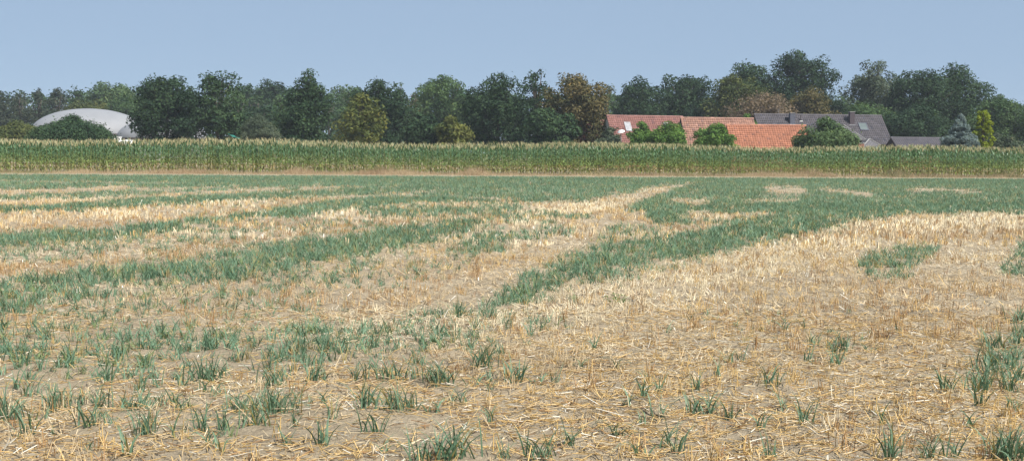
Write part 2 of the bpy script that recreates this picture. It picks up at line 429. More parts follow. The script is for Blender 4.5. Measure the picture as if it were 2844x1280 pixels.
# ---- stubble (cut stems), straw lying on the ground, brown dead tufts
def stem_tuft(r, n, h, spread, width, lean, flat=False):
    V, F, S = [], [], []
    for i in range(n):
        a = r.uniform(0, 6.283); le = lean*abs(r.normal(0, 1)); L = h*r.uniform(.5, 1.1)
        bx, by = spread*r.normal(0, .5), spread*r.normal(0, .5)
        d = np.array([math.cos(a)*math.sin(le), math.sin(a)*math.sin(le), math.cos(le)])
        b0 = len(V); ph = r.uniform(0, 6.283)
        if flat:
            for e in (0, 1):
                for sg in (-1, 1):
                    V.append((bx+d[0]*L*e+sg*math.cos(ph)*width*.5, by+d[1]*L*e+sg*math.sin(ph)*width*.5, d[2]*L*e)); S.append(i)
            F.append((b0, b0+1, b0+3, b0+2)); continue
        for e in (0, 1):
            for k in range(3):
                t = ph + k*2.094
                V.append((bx+d[0]*L*e+math.cos(t)*width*.5, by+d[1]*L*e+math.sin(t)*width*.5, d[2]*L*e)); S.append(i)
        for k in range(3):
            k2 = (k+1) % 3; F.append((b0+k, b0+k2, b0+3+k2, b0+3+k))
    return np.array(V), np.array(F), np.array(S)
st_near = [stem_tuft(RR(400+i), 5, 0.125, 0.05, 0.0062, 0.55) for i in range(6)]
st_mid = [stem_tuft(RR(420+i), 6, 0.14, 0.06, 0.011, 0.42, True) for i in range(5)]
st_far = [stem_tuft(RR(440+i), 7, 0.13, 0.20, 0.013, 0.35, True) for i in range(4)]
S_CREAM, S_GOLD, S_TAN, S_BROWN = (0.80, 0.69, 0.48), (0.60, 0.41, 0.165), (0.56, 0.43, 0.255), (0.37, 0.215, 0.095)
def straw_cols(X, Y, n, white=.06):
    px, py = project(np.stack([X, Y, 0*X], -1)); cm = brown_map(px, py, X, Y, CREAMS); gm = np.clip((py-820)/300, 0, 1)*np.clip((px-1300)/900, 0.2, 1)
    a = fbm(X*0.35, Y*0.35, 61); bnz = fbm(X*0.28+9, Y*0.45, 71)
    u = rng.uniform(0, 1, n)
    c = lerp_cols(S_TAN, S_CREAM, np.clip(a*2.2-0.75 + .75*cm + rng.normal(0, .2, n), 0, 1))
    g = u < np.clip(0.24+0.9*(bnz-.45)+.42*gm-.15*cm, .08, .7); c[g] = np.array(S_GOLD)
    w_ = rng.uniform(0, 1, n) < white; c[w_] = np.array((0.85, 0.80, 0.68))
    b_ = rng.uniform(0, 1, n) < 0.12; c[b_] = np.array(S_BROWN)
    return c
def stubble(name, y0, y1, dens, temps, label):
    X, Y = scatter(y0, y1, dens)
    # stand in rows 12.5 cm apart, roughly along the strips
    u = X*0.18 - Y*0.98; X = X; Y = Y + (np.round(u/0.125)*0.125 - u)*-0.8*(Y < 30)
    P = np.stack([X, Y, np.zeros_like(X)], -1); px, py = project(P)
    d = green_map(px, py, X, Y)
    cl = fbm(X*0.7, Y*0.9, 81)
    keep = (rng.uniform(0, 1, len(X)) < np.maximum(np.clip((cl-.36)*3.6, .08, 1), .95*brown_map(px, py, X, Y, CREAMS))*(1-np.where(Y > 40, .94, .75)*d)*(1-.6*brown_map(px, py, X, Y))*np.where((px < 1250) & (py > 860), .5, .72)*(1+.9*brown_map(px, py, X, Y, CREAMS))) & (Y < maize_edge(X)-8)
    X, Y = X[keep], Y[keep]
    cols = straw_cols(X, Y, len(X), .012)*np.where(Y > 40, .82, .95)[:, None]
    o = stamp(name, temps, X, Y, soil_h(X, Y)-.006, rng.uniform(0, 6.283, len(X)), rng.uniform(.55, 1.05, len(X)), cols, M['straw'], .20)
    return tag(o, label, 'stubble', kind='stuff')
stubble('stubble', 6.2, 22, 84, st_near, 'pale cut cereal stubble standing in the foreground')
stubble('stubble', 22, 44, 36, st_mid, 'pale cut stubble across the middle of the field')
stubble('stubble', 44, 92, 9, st_far, 'thin pale streaks of stubble on the far field')
# brown dead regrowth in fine tufts
bt = [stem_tuft(RR(460+i), 14, 0.11, 0.07, 0.0045, 0.30, True) for i in range(5)]
X, Y = scatter(6.2, 58, 16)
bn = fbm(X*0.55, Y*0.8, 91); P = np.stack([X, Y, 0*X], -1); px, py = project(P)
k = (rng.uniform(0, 1, len(X)) < np.clip((bn-.50)*3, .02, .6)*.5+.9*brown_map(px, py, X, Y)) & (green_map(px, py, X, Y) < .5)
X, Y = X[k], Y[k]
o = stamp('dead_grass', bt, X, Y, soil_h(X, Y)-.004, rng.uniform(0, 6.28, len(X)), rng.uniform(.6, 1.25, len(X)),
          lerp_cols((0.27, 0.15, 0.06), (0.42, 0.27, 0.12), rng.uniform(0, 1, len(X))), M['straw'], .15)
tag(o, 'fine orange brown tufts of withered seedlings between the stubble', 'dead grass', kind='stuff')
# loose straw lying about
def lying(name, y0, y1, dens, L0, L1, wd, label):
    X, Y = scatter(y0, y1, dens); n = len(X)
    P = np.stack([X, Y, 0*X], -1); px, py = project(P)
    k = rng.uniform(0, 1, n) < np.clip((fbm(X*.9, Y*1.1, 101)-.25)*2.6+np.where(px > 1300, .25, 0), .22, 1)*(1-.6*green_map(px, py, X, Y))
    X, Y = X[k], Y[k]; n = len(X)
    L = rng.uniform(L0, L1, n)*np.where(rng.uniform(0, 1, n) < .1, 1.8, 1.0); a = rng.uniform(0, 6.283, n); el = np.abs(rng.normal(0, .16, n))
    d = np.stack([np.cos(a)*np.cos(el), np.sin(a)*np.cos(el), np.sin(el)], -1)
    s = np.stack([-np.sin(a), np.cos(a), 0*a], -1); up = np.cross(d, s)
    z = soil_h(X, Y)+rng.uniform(0.002, .02, n)
    c0 = np.stack([X, Y, z], -1); W = (wd*rng.uniform(.6, 1.2, n))[:, None]
    V = []
    for e in (0, 1):
        for k3 in range(3):
            tt = k3*2.094+.5
            V.append(c0 + d*(L*e)[:, None] + s*W*.5*math.cos(tt) + up*W*.5*math.sin(tt))
    V = np.stack(V, 1).reshape(-1, 3)
    f = np.array([(0, 1, 4, 3), (1, 2, 5, 4), (2, 0, 3, 5)] if y0 < 13 else [(0, 1, 4, 3)])
    Fq = (f[None] + (np.arange(n)*6)[:, None, None]).reshape(-1, 4)
    C = np.repeat(straw_cols(X, Y, n)*rng.uniform(.75, 1.15, n)[:, None], 6, 0)
    o = obj(name, np_mesh(name, V, Fq, C), M['straw'])
    return tag(o, label, 'straw', kind='stuff')
lying('loose_straw', 6.2, 13, 740, .02, .11, .0062, 'short pieces of loose straw littering the near soil')
lying('loose_straw', 13, 26, 330, .04, .15, .009, 'loose straw littering the stubble in the middle distance')
lying('loose_straw', 26, 46, 80, .08, .20, .012, 'loose straw among the stubble farther out')

# ---- single green tufts that can be picked out in the foreground: (x, y, size) in three enlarged views of the photograph
TA = [(700,150,1),(510,190,1),(400,190,0),(340,210,0),(650,110,0),(1070,110,1),(1200,60,0),(160,220,0),(130,70,2),(20,80,2),(850,110,0),(190,430,1),(80,400,0),(440,460,0),(540,450,1),(290,480,0),(500,400,0),(860,390,0),(1160,320,0),(1610,280,0),(1340,370,0),(1420,380,0),(1500,560,2),(1370,590,0),(1600,540,2),(1560,650,0),(1870,270,0),(2380,130,0),(2230,290,0),(2400,350,2),(2500,330,0),(2030,480,1),(2100,430,0),(780,580,1),(930,550,0),(1030,620,1),(120,620,0),(230,670,1),(370,780,1),(450,740,1),(580,730,1),(30,840,2),(760,730,1),(940,740,0),(1000,790,0),(1060,780,0),(1200,740,0),(1310,730,0),(1340,800,0),(2050,600,2),(2330,560,1),(2420,560,0),(1900,890,2),(1830,780,2),(2030,810,2),(2100,800,2),(2210,890,0),(210,960,1),(650,950,1),(760,900,0),(1070,960,2),(1320,980,0),(1520,930,1),(1680,920,1),(2430,1070,1),(2150,1050,0),(2430,730,0),(2480,850,0),(970,1150,0),(1570,1080,0),(1660,1140,0)]
TB = [(50,370,0),(130,560,1),(310,570,1),(430,560,1),(540,550,0),(550,390,1),(410,360,0),(240,320,0),(590,280,0),(400,140,0),(500,130,0),(860,240,0),(1060,490,2),(1100,540,0),(1250,560,0),(1300,560,1),(990,590,0),(740,590,2),(690,580,0),(640,570,0),(1110,650,0),(1190,380,0),(960,330,0),(1240,190,0),(1410,240,0),(1010,180,1),(1120,100,2),(1780,450,0),(2070,460,0),(1590,550,0),(1470,560,0),(1880,310,0),(2450,220,0),(2280,570,0),(140,800,1),(370,800,2),(500,790,1),(240,740,0),(250,950,1),(820,740,0),(900,760,0),(690,810,0),(1110,870,0),(600,1140,1),(710,1110,0),(840,1150,2),(320,1090,0),(1220,1150,0),(1460,1150,1),(1570,1140,0),(1690,1060,0),(1715,1050,0),(2260,750,0),(2130,780,0),(2370,840,1),(2250,890,0),(2370,650,0),(2050,970,0),(2090,980,0),(2410,1050,0),(2500,1150,1),(2230,1140,0),(850,80,1),(720,100,0),(620,80,0)]
TC = [(890,190,0),(750,200,0),(920,410,0),(970,290,1),(1150,360,1),(1210,320,1),(1090,450,0),(1150,440,0),(420,400,0),(340,440,0),(240,520,0),(100,630,1),(650,600,1),(740,770,0),(900,880,1),(340,830,1),(170,790,1),(60,800,0),(110,780,0),(580,910,0),(1380,350,0),(1975,650,1),(2200,770,1),(2210,660,2),(2240,580,2),(2270,500,2),(2300,420,2),(2320,320,2),(2440,640,2),(2470,560,2),(2450,480,2),(2480,400,2),(2500,320,2),(2520,230,2),(2530,130,2),(2450,770,0),(2490,800,0),(1500,880,0),(1580,1150,1),(1880,1150,1),(2020,1150,0),(2400,1140,2),(2450,1150,2),(650,1130,0),(2150,890,0),(1770,1140,0)]
def tuft_mesh(name, seed, n, h, spread, width):
    V, F, S = blade_tuft(RR(seed), n, h, spread, width, 5, 0.42, 0.75)
    g = np.random.default_rng(seed); br = np.floor(S).astype(int); nb = br.max()+1
    t = g.uniform(0, 1, nb); c = lerp_cols(G_C, G_B, t); yel = g.uniform(0, 1, nb) < .08; c[yel] = np.array((0.26, 0.22, 0.08))
    me = np_mesh(name, V, F, c[br]); me.materials.append(M['cereal']); return me
TM = {0: [tuft_mesh('cereal_tuft', 500+i, 8, .19, .03, .0095) for i in range(6)],
      1: [tuft_mesh('cereal_tuft', 520+i, 17, .235, .06, .0095) for i in range(5)],
      2: [tuft_mesh('cereal_tuft', 540+i, 38, .25, .10, .0095) for i in range(5)]}
SZ = ('thin', 'leafy', 'broad')
WHERE = ('left', 'middle', 'right')
for part, (lst, ox) in enumerate(((TA, 0), (TB, 950), (TC, 1900))):
    for zx, zy, s in lst:
        px, py = ox + zx/2.696, 850 + zy/2.696
        g = ground(px, py)
        o = bpy.data.objects.new('cereal_tuft', TM[s][prng.randrange(len(TM[s]))]); link(o)
        o.location = (g[0], g[1], float(soil_h(np.array([g[0]]), np.array([g[1]]))[0])-.004)
        k = prng.uniform(.85, 1.15); o.scale = (k, k, k*prng.uniform(.9, 1.1)); o.rotation_euler = (0, 0, prng.uniform(0, 6.28))
        row = 'nearest the camera' if py > 1130 else ('just behind the nearest' if py > 980 else 'below the green strips')
        tag(o, f'{SZ[s]} green cereal tuft in the {WHERE[part]} foreground, {row}', 'cereal plant', f'{SZ[s]} tufts, {WHERE[part]} foreground, {row}')
# the one leafy weed
def weed():
    g = ground(1712, 842); r = RR(77)
    V, F, C = [], [], []
    for i in range(90):
        a = r.uniform(0, 6.28); rad = .13*math.sqrt(r.uniform(0, 1)); z = r.uniform(.01, .13)*(1-rad*3)
        c = np.array([rad*math.cos(a)*1.2, rad*math.sin(a), z]); s = r.uniform(.012, .024)
        u = np.array([r.normal(0, 1), r.normal(0, 1), r.normal(0, .5)]); u /= np.linalg.norm(u); v = np.cross(u, [r.normal(0, .4), r.normal(0, .4), 1]); v /= np.linalg.norm(v)+1e-6
        b = len(V); V += [c-u*s, c-v*s*.6, c+u*s, c+v*s*.6]; F.append((b, b+1, b+2, b+3)); C += [np.array((.06, .16, .02))*r.uniform(.7, 1.5)]*4
    o = obj('weed', np_mesh('weed', np.array(V), np.array(F), np.array(C)), M['cereal']); o.location = (g[0], g[1], 0)
    tag(o, 'small bright green leafy weed at the lower edge of the right green strip', 'weed')
weed()

# =================================================================== dry grass and maize
def grass_strip():
    n = 20000
    X = rng.uniform(-58, 62, n); e = maize_edge(X)
    off = -rng.gamma(1.6, 1.35, n) + 0.4
    tall = fbm(X*0.33, X*0+3.3, 111, 3)
    k = off > -8.5
    X, e, off, tall = X[k], e[k], off[k], tall[k]; Y = e+off
    h = (0.14 + 2.1*np.clip(tall-.5, 0, 1)*np.clip(1.2+off/3.0, 0, 1.3) + .15*rng.uniform(0, 1, len(X)))*np.clip(1.1+off/9, .4, 1)
    gt = [blade_tuft(RR(600+i), 8, 1.0, .22, .024, 1, .35, .5) for i in range(5)]
    t = np.clip(fbm(X*.5, Y*.5, 121)*1.6-.3+rng.normal(0, .15, len(X)), 0, 1)
    cols = lerp_cols((0.27, 0.18, 0.10), (0.42, 0.32, 0.19), t)
    gr = (fbm(X*.3+4, Y*.5, 131) > .62) & (rng.uniform(0, 1, len(X)) < .6); cols[gr] = np.array((.16, .16, .055))
    o = stamp('dry_grass', gt, X, Y, np.zeros_like(X), rng.uniform(0, 6.28, len(X)), h, cols, M['straw'], .12)
    tag(o, 'strip of tall dry tan grass along the foot of the maize', 'dry grass', kind='stuff')
grass_strip()

MZ_TOP, MZ_LOW, MZ_STEM, MZ_TAS = (0.080, 0.155, 0.072), (0.20, 0.25, 0.062), (0.26, 0.26, 0.08), (0.46, 0.40, 0.23)
def maize_parts(seed, nleaf=12, detail=3):
    """stalk, leaves and tassel of one maize plant, 2.3 m tall"""
    r = RR(seed); H = 2.08*r.uniform(.95, 1.05)
    def ribbons(specs):
        V, F, C = [], [], []
        for P, W, side, col in specs:
            b = len(V)
            for i, (p, ww) in enumerate(zip(P, W)):
                V += [p-side*ww, p+side*ww]; C += [col[i] if isinstance(col, list) else col]*2
                if i: k = b+2*(i-1); F.append((k, k+1, k+3, k+2))
        return np.array(V), np.array(F), np.array(C)
    # stalk: three sided, bent a little
    st = []
    dx, dy = r.normal(0, .05), r.normal(0, .05)
    stalk = MB()
    V, F, C = [], [], []
    for i, u in enumerate((0, .5, 1)):
        for k in range(4):
            t = k*math.pi/2; rr = .016*(1-.6*u)
            V.append((dx*u*u+math.cos(t)*rr, dy*u*u+math.sin(t)*rr, H*u)); C.append(np.array(MZ_STEM)*(1.0 if u < .4 else .8))
        if i:
            for k in range(4):
                k2 = (k+1) % 4; F.append(((i-1)*4+k, (i-1)*4+k2, i*4+k2, i*4+k))
    stalk = (np.array(V), np.array(F), np.array(C))
    sp = []; a0 = r.uniform(0, 6.28)
    for i in range(nleaf):
        u = .12 + .88*(i+.3)/nleaf; z0 = H*u; a = a0 + i*math.pi + r.normal(0, .45)
        L = (.70 if .3 < u < .8 else .50)*r.uniform(.8, 1.2)
        up = 0.35 + .5*u*u; droop = (1.5-1.05*u)*r.uniform(.8, 1.2)
        d = np.array([math.cos(a), math.sin(a), 0]); side = np.array([-math.sin(a), math.cos(a), r.normal(0, .25)])
        P, W = [], []
        x = dx*u*u; y = dy*u*u
        for s in range(detail+1):
            q = s/detail; hor = L*q*(.75-.35*u); zz = L*(up+.35)*q - L*droop*q*q*.9
            P.append(np.array([x, y, max(z0+zz, .03)])+d*hor); W.append(.044*(1-q**1.7)*(.5 if s == 0 else 1)+.002)
        f = np.clip((u-.25)/.4+r.normal(0, .12), 0, 1)
        col = np.array(MZ_LOW)*(1-f)+np.array(MZ_TOP)*f
        if u < .3 and r.uniform(0, 1) < .4: col = np.array((.30, .22, .10))
        sp.append((P, W, side, col*r.uniform(.6, 1.4)))
    leaves = ribbons(sp)
    sp = []
    for i in range(7 if detail > 2 else 4):
        a = r.uniform(0, 6.28); le = 0 if i == 0 else r.uniform(.15, .6); L = .30*r.uniform(.7, 1.1)
        d = np.array([math.cos(a)*math.sin(le), math.sin(a)*math.sin(le), math.cos(le)])
        b = np.array([dx, dy, H-.03+.05*r.uniform(0, 1)])
        ph = r.uniform(0, 6.28)
        sp.append(([b, b+d*L*.6, b+d*L], [.009, .011, .003], np.array([math.cos(ph), math.sin(ph), 0]), np.array(MZ_TAS)*r.uniform(.8, 1.2)))
    return stalk, leaves, ribbons(sp)
MV = [maize_parts(700+i) for i in range(6)]
MVM = []
for s, l, ta in MV:
    ms = []
    for nm, (V, F, C) in (('stalk', s), ('foliage', l), ('tassel', ta)):
        me = np_mesh(nm, V, F, C); me.materials.append(M['maize'] if nm == 'foliage' else M['straw']); ms.append(me)
    MVM.append(ms)
nrow = 300
for i in range(nrow):
    X = -40.5 + 87.0*(i+prng.uniform(-.3, .3))/nrow; Y = maize_edge(X)+prng.uniform(-.06, .06)
    k = prng.uniform(.89, 1.08)*(1.0+.05*math.sin(X*.23))
    e = empty('maize_plant', (X, Y, 0), prng.uniform(0, 6.28), 'green maize plant with a tan tassel in the front row of the maize field', 'maize', 'front row of the maize')
    e.scale = (k, k, k)
    for nm, me in zip(('stalk', 'foliage', 'tassel'), MVM[prng.randrange(6)]):
        obj(nm, me, None, e)
def maize_field():
    full = []
    for s, l, ta in MV:
        V = np.concatenate([s[0], l[0], ta[0]]); C = np.concatenate([s[2], l[2], ta[2]])
        F = np.concatenate([s[1], l[1]+len(s[0]), ta[1]+len(s[0])+len(l[0])]); full.append((V, F, C))
    low = []
    for i in range(4):
        s, l, ta = maize_parts(750+i, 9, 2)
        V = np.concatenate([l[0], ta[0]]); C = np.concatenate([l[2], ta[2]]); F = np.concatenate([l[1], ta[1]+len(l[0])]); low.append((V, F, C))
    VV, FF, CC = [], [], []; base = 0
    for row in range(0, 16):
        det = row < 4; step = .21 if det else .30
        X = np.arange(-62, 68, step); X = X+rng.uniform(-.09, .09, len(X)); Y = maize_edge(X)+row*.75+rng.normal(0, .05, len(X))
        if row == 0:                                  # beyond the single plants, outside the picture
            k = (X < -40.5) | (X > 46.5); X, Y = X[k], Y[k]
        if row == 1: Y = Y-.30
        pick = rng.integers(0, 6 if det else 4, len(X)); sc_ = rng.uniform(.92, 1.07, len(X))*(1+.05*np.sin(X*.23)+.10*(fbm(X*.5, Y*.5, 141)-.5)); ro = rng.uniform(0, 6.28, len(X))
        for k in range(6 if det else 4):
            m = np.nonzero(pick == k)[0]; V, F, C = (full if det else low)[k]
            c, s = np.cos(ro[m])[:, None], np.sin(ro[m])[:, None]; q = sc_[m][:, None]
            P = np.stack([(V[:, 0]*c-V[:, 1]*s)*q+X[m][:, None], (V[:, 0]*s+V[:, 1]*c)*q+Y[m][:, None], V[:, 2]*q], -1).reshape(-1, 3)
            FF.append((F[None]+(np.arange(len(m))*len(V))[:, None, None]+base).reshape(-1, 4)); VV.append(P); base += len(P)
            CC.append((C[None]*rng.uniform(.85, 1.15, (len(m), 1, 1))).reshape(-1, 3))
    o = obj('maize_field', np_mesh('maize_field', np.concatenate(VV), np.concatenate(FF), np.concatenate(CC)), M['maize'])
    tag(o, 'dense rows of green maize with pale tassels behind the front row', 'maize', kind='stuff')
maize_field()

# =================================================================== farm buildings
def roof_tiles(name, L, S, run, drop, hr, sgn, col, var, parent, tw=.26, gauge=.33):
    """overlapping pantiles on one slope; local frame: x along the ridge, slope falls towards sgn*y"""
    g = np.random.default_rng(int(abs(L*1000+hr*77))+(1 if sgn > 0 else 0))
    dn = np.array([0, sgn*run/S, -drop/S]); nrm = np.array([0, sgn*drop/S, run/S])
    nc = int(math.ceil(S/gauge)); nt_ = int(round(L/tw)); tw = L/nt_
    us = np.array([0, .25, .5, .75, 1.0]); prof = np.array([.0, .035, .045, .02, .0])
    V, F, C = [], [], []
    for i in range(nc):
        s0, s1 = i*gauge-.03, min((i+1)*gauge, S)
        for j in range(nt_):
            x = -L/2 + (j+us)*tw; jit = g.normal(0, .004)
            b = len(V); c = np.array(col)*(1+g.normal(0, var))
            if g.uniform() < .06: c = c*np.array([.72, .78, .9])
            if g.uniform() < .05: c = c*np.array([1.18, 1.2, 1.25])
            for k in range(5):
                for s, hgt in ((s0, .012), (s1, .050+jit), (s1, .015)):
                    P = np.array([x[k], 0, hr])+dn*s+nrm*(hgt+(prof[k] if hgt > .02 else prof[k]*.9)); V.append(P); C.append(c)
            for k in range(4):
                a = b+k*3
                q = (a, a+1, a+4, a+3) if sgn < 0 else (a, a+3, a+4, a+1)
                F += [q, (a+1, a+2, a+5, a+4)]
    o = obj(name, np_mesh(name, np.array(V), np.array(F), np.clip(np.array(C), 0, 1)), M['tile'], parent)
    o['kind'] = 'stuff'
    return o
def house(name, ridge_px, Y, L, w_, he, rot, tile, var, wall, label, cat, gable=None, hr=None):
    """ridge_px: photo pixel of the ridge's left end; w_: half depth; he: eave height"""
    P = at(ridge_px[0], ridge_px[1], Y)
    hr = P[2] if hr is None else hr
    c, s = math.cos(rot), math.sin(rot)
    loc = (P[0]+c*L/2, P[1]+s*L/2, 0)
    e = empty(name, loc, rot, label, cat)
    ov = .25
    wz = he+.02
    # walls: long sides and gable ends
    b = MB(); x0, x1 = -L/2+.12, L/2-.12; y0, y1 = -w_+.3, w_-.3; top = hr-.16-.0
    slope = (hr-he)/w_
    zw = hr-slope*(w_-.3)-.12
    b.add([(x0,y0,0),(x1,y0,0),(x1,y1,0),(x0,y1,0),(x0,y0,zw),(x1,y0,zw),(x1,y1,zw),(x0,y1,zw),(x0,0,top),(x1,0,top)],
          [(0,1,5,4),(2,3,7,6),(3,0,4,8,7),(1,2,6,9,5),(4,5,9,8),(6,7,8,9),(0,3,2,1)])
    b.build('wall', wall, e)
    if gable is not None:                     # boarded gable triangle on the left end
        g = MB(); zg = zw+.15
        yy = w_-.3-.05
        g.add([(x0-.05,-yy,zg),(x0-.05,yy,zg),(x0-.05,0,top-.02),(x0-.01,-yy,zg),(x0-.01,yy,zg),(x0-.01,0,top-.02)],
              [(0,2,1),(3,4,5),(0,1,4,3),(1,2,5,4),(2,0,3,5)])
        g.build('gable_boarding', gable, e)
    S = math.hypot(w_, hr-he)
    d = MB(); th = .10
    d.add([(-L/2,-w_,he),(L/2,-w_,he),(L/2,0,hr),(-L/2,0,hr),(-L/2,w_,he),(L/2,w_,he),
           (-L/2,-w_,he-th),(L/2,-w_,he-th),(L/2,0,hr-th),(-L/2,0,hr-th),(-L/2,w_,he-th),(L/2,w_,he-th)],
          [(0,1,2,3),(3,2,5,4),(7,6,9,8),(8,9,10,11),(0,6,7,1),(4,5,11,10),(0,3,9,6),(3,4,10,9),(1,7,8,2),(2,8,11,5)])
    rf = d.build('roof', M['deck'], e)
    for sg in (-1, 1):
        roof_tiles('roof_tiles', L, S, w_, hr-he, hr, sg, tile, var, rf)
    # ridge tiles: half-round caps in a row
    n = int(L/.38); rb = MB()
    for i in range(n):
        xa, xb = -L/2+i*L/n, -L/2+(i+1)*L/n+.03
        pts = [(math.cos(t)*.13, math.sin(t)*.10) for t in np.linspace(-.3, math.pi+.3, 7)]
        vs = [(xa, y, hr+z+.03) for y, z in pts]+[(xb, y*.92, hr+z*.92+.03) for y, z in pts]
        rb.add(vs, [(k, k+1, k+8, k+7) for k in range(6)]+[tuple(range(6, -1, -1)), tuple(range(7, 14))])
    me = bpy.data.meshes.new('ridge_tiles'); me.from_pydata(rb.v, [], rb.f)
    a = me.attributes.new('Col', 'FLOAT_COLOR', 'POINT'); g = np.random.default_rng(3)
    cc = np.ones((len(rb.v), 4), np.float32)
    cc[:, :3] = np.repeat(np.clip(np.array(tile)*1.12*(1+g.normal(0, var, (n, 1)))+.03, 0, 1), 14, 0); a.data.foreach_set('color', cc.ravel())
    rt = obj('ridge_tiles', me, M['tile'], rf); rt['kind'] = 'stuff'
    def on_slope(px, py):
        """where a photo pixel meets the front slope, in the house's own frame"""
        dd = ray(px, py); o_ = _C-np.array(loc)
        lx = np.array([c*dd[0]+s*dd[1], -s*dd[0]+c*dd[1], dd[2]]); lo = np.array([c*o_[0]+s*o_[1], -s*o_[0]+c*o_[1], o_[2]])
        nrm = np.array([0, -(hr-he), w_]); t = (np.array([0, 0, hr])-lo)@nrm/(lx@nrm)
        return lo+lx*t
    return e, rf, on_slope, hr
def skylight(px, py, wpx, hpx, on, rf, slope_ang, pane, frame_mat):
    """framed pane lying on the front slope; pixel of its centre and its size in pixels"""
    a = on(px-wpx/2, py-hpx/2); b_ = on(px+wpx/2, py-hpx/2); c_ = on(px-wpx/2, py+hpx/2)
    ce = on(px, py); ww = np.linalg.norm(b_-a); hh = np.linalg.norm(c_-a)
    fr = MB(); t_ = .07
    fr.box(-ww/2-t_, ww/2+t_, hh/2, hh/2+t_, 0, .14).box(-ww/2-t_, ww/2+t_, -hh/2-t_*1.8, -hh/2, 0, .15)
    fr.box(-ww/2-t_, -ww/2, -hh/2, hh/2, 0, .14).box(ww/2, ww/2+t_, -hh/2, hh/2, 0, .14)
    f = fr.build('skylight', frame_mat, rf)
    f.location = ce; f.rotation_euler = (slope_ang, 0, 0)
    pa = MB().box(-ww/2+.003, ww/2-.003, -hh/2+.003, hh/2-.003, .02, .115).build('pane', pane, f)
T_PINK, T_SALMON, T_ORANGE, T_GREY = (0.250, 0.118, 0.098), (0.320, 0.175, 0.125), (0.375, 0.155, 0.090), (0.088, 0.080, 0.088)
# brick farmhouse mostly hidden behind the trees
house('brick_farmhouse', (1530, 334), 152, 6.9, 3.6, 3.2, R(6), T_PINK, .10, M['brick'],
      'brick farmhouse glimpsed between the dark trees and the rusty brown tree', 'house')
# left red barn
e1, rf1, on1, h1 = house('red_roofed_barn', (1684, 322), 147, 9.6, 3.4, 2.7, R(12), T_PINK, .07, M['brick'],
      'long barn with a faded pinkish red tiled roof and two milky skylights', 'barn', gable=M['offwhite'])
a1 = math.atan2(h1-2.7, 3.4)
skylight(1744, 353, 14, 21, on1, rf1, a1, M['clear_tile'], M['metal'])
skylight(1850, 352, 9, 15, on1, rf1, a1, M['clear_tile'], M['metal'])
# salmon roofed barn
house('salmon_roofed_barn', (1890, 328), 141, 8.6, 3.2, 2.4, R(6), T_SALMON, .11, M['brick'],
      'barn with a mottled salmon tiled roof and dark green gable end, between two bushes', 'barn', gable=M['green_board'])
# orange roofed shed, nearest
house('orange_roofed_shed', (2017, 348), 134, 8.75, 2.9, 2.1, R(1.5), T_ORANGE, .09, M['brick'],
      'low shed with a bright orange tiled roof, nearest building to the maize', 'shed')
# grey roofed farmhouse
e4, rf4, on4, h4 = house('grey_roofed_farmhouse', (2094, 318), 156, 16.8, 4.0, 3.0, R(6), T_GREY, .09, M['brick'],
      'farmhouse with a long dark grey tiled roof, two chimneys and a skylight', 'house', gable=M['dark_board'])
a4 = math.atan2(h4-3.0, 4.0)
skylight(2397, 353, 20, 17, on4, rf4, a4, M['pane'], M['chimney'])
def chimney(px, py, wpx, top_px, on, rf, mat):
    """chimney whose foot shows at (px, py) on the slope and whose top shows at top_px"""
    q = on(px, py); q2 = on(px+wpx, py); ww = abs(q2[0]-q[0]); zt = at(px, top_px, 156)[2]
    c = MB().box(-ww/2, ww/2, 0, ww*1.0, 0, zt-q[2]+.25)
    o = c.build('chimney', mat, rf); o.location = (q[0], q[1], q[2]-.25)
    h = zt-q[2]+.25
    cap = MB().box(-ww/2-.05, ww/2+.05, -.05, ww+.05, h, h+.07).build('cap', M['concrete'], o)
    fl = MB().box(-ww/2-.06, ww/2+.06, -.07, -.003, .22, .34).build('flashing', M['metal'], o)
chimney(2201, 347, 13, 316, on4, rf4, M['chimney'])
chimney(2367, 348, 13, 312, on4, rf4, M['chimney_brick'])
q = on4(2224, 337)
v = MB().tube([(0, 0, -.1), (0, 0, .62)], .06, 8).tube([(0, 0, .62), (0, 0, .72)], [.10, .09], 8); vp = v.build('vent_pipe', M['rim'], rf4); vp.location = q
vb = MB().box(-.2, .2, -.18, .1, -.05, .06).build('vent_flashing', M['offwhite'], vp)
# aerial on the ridge
q = on4(2163, 319)
ae = MB().tube([(0, .1, -.1), (0, .1, .75)], .018, 5).tube([(-.32, .1, .42), (.32, .1, .42)], .012, 4).tube([(-.22, .1, .66), (.22, .1, .66)], .012, 4)
ae.tube([(-.28, -.2, .42), (-.28, .4, .42)], .01, 4).tube([(.28, -.2, .42), (.28, .4, .42)], .01, 4)
ao = ae.build('aerial', M['metal'], rf4); ao.location = q
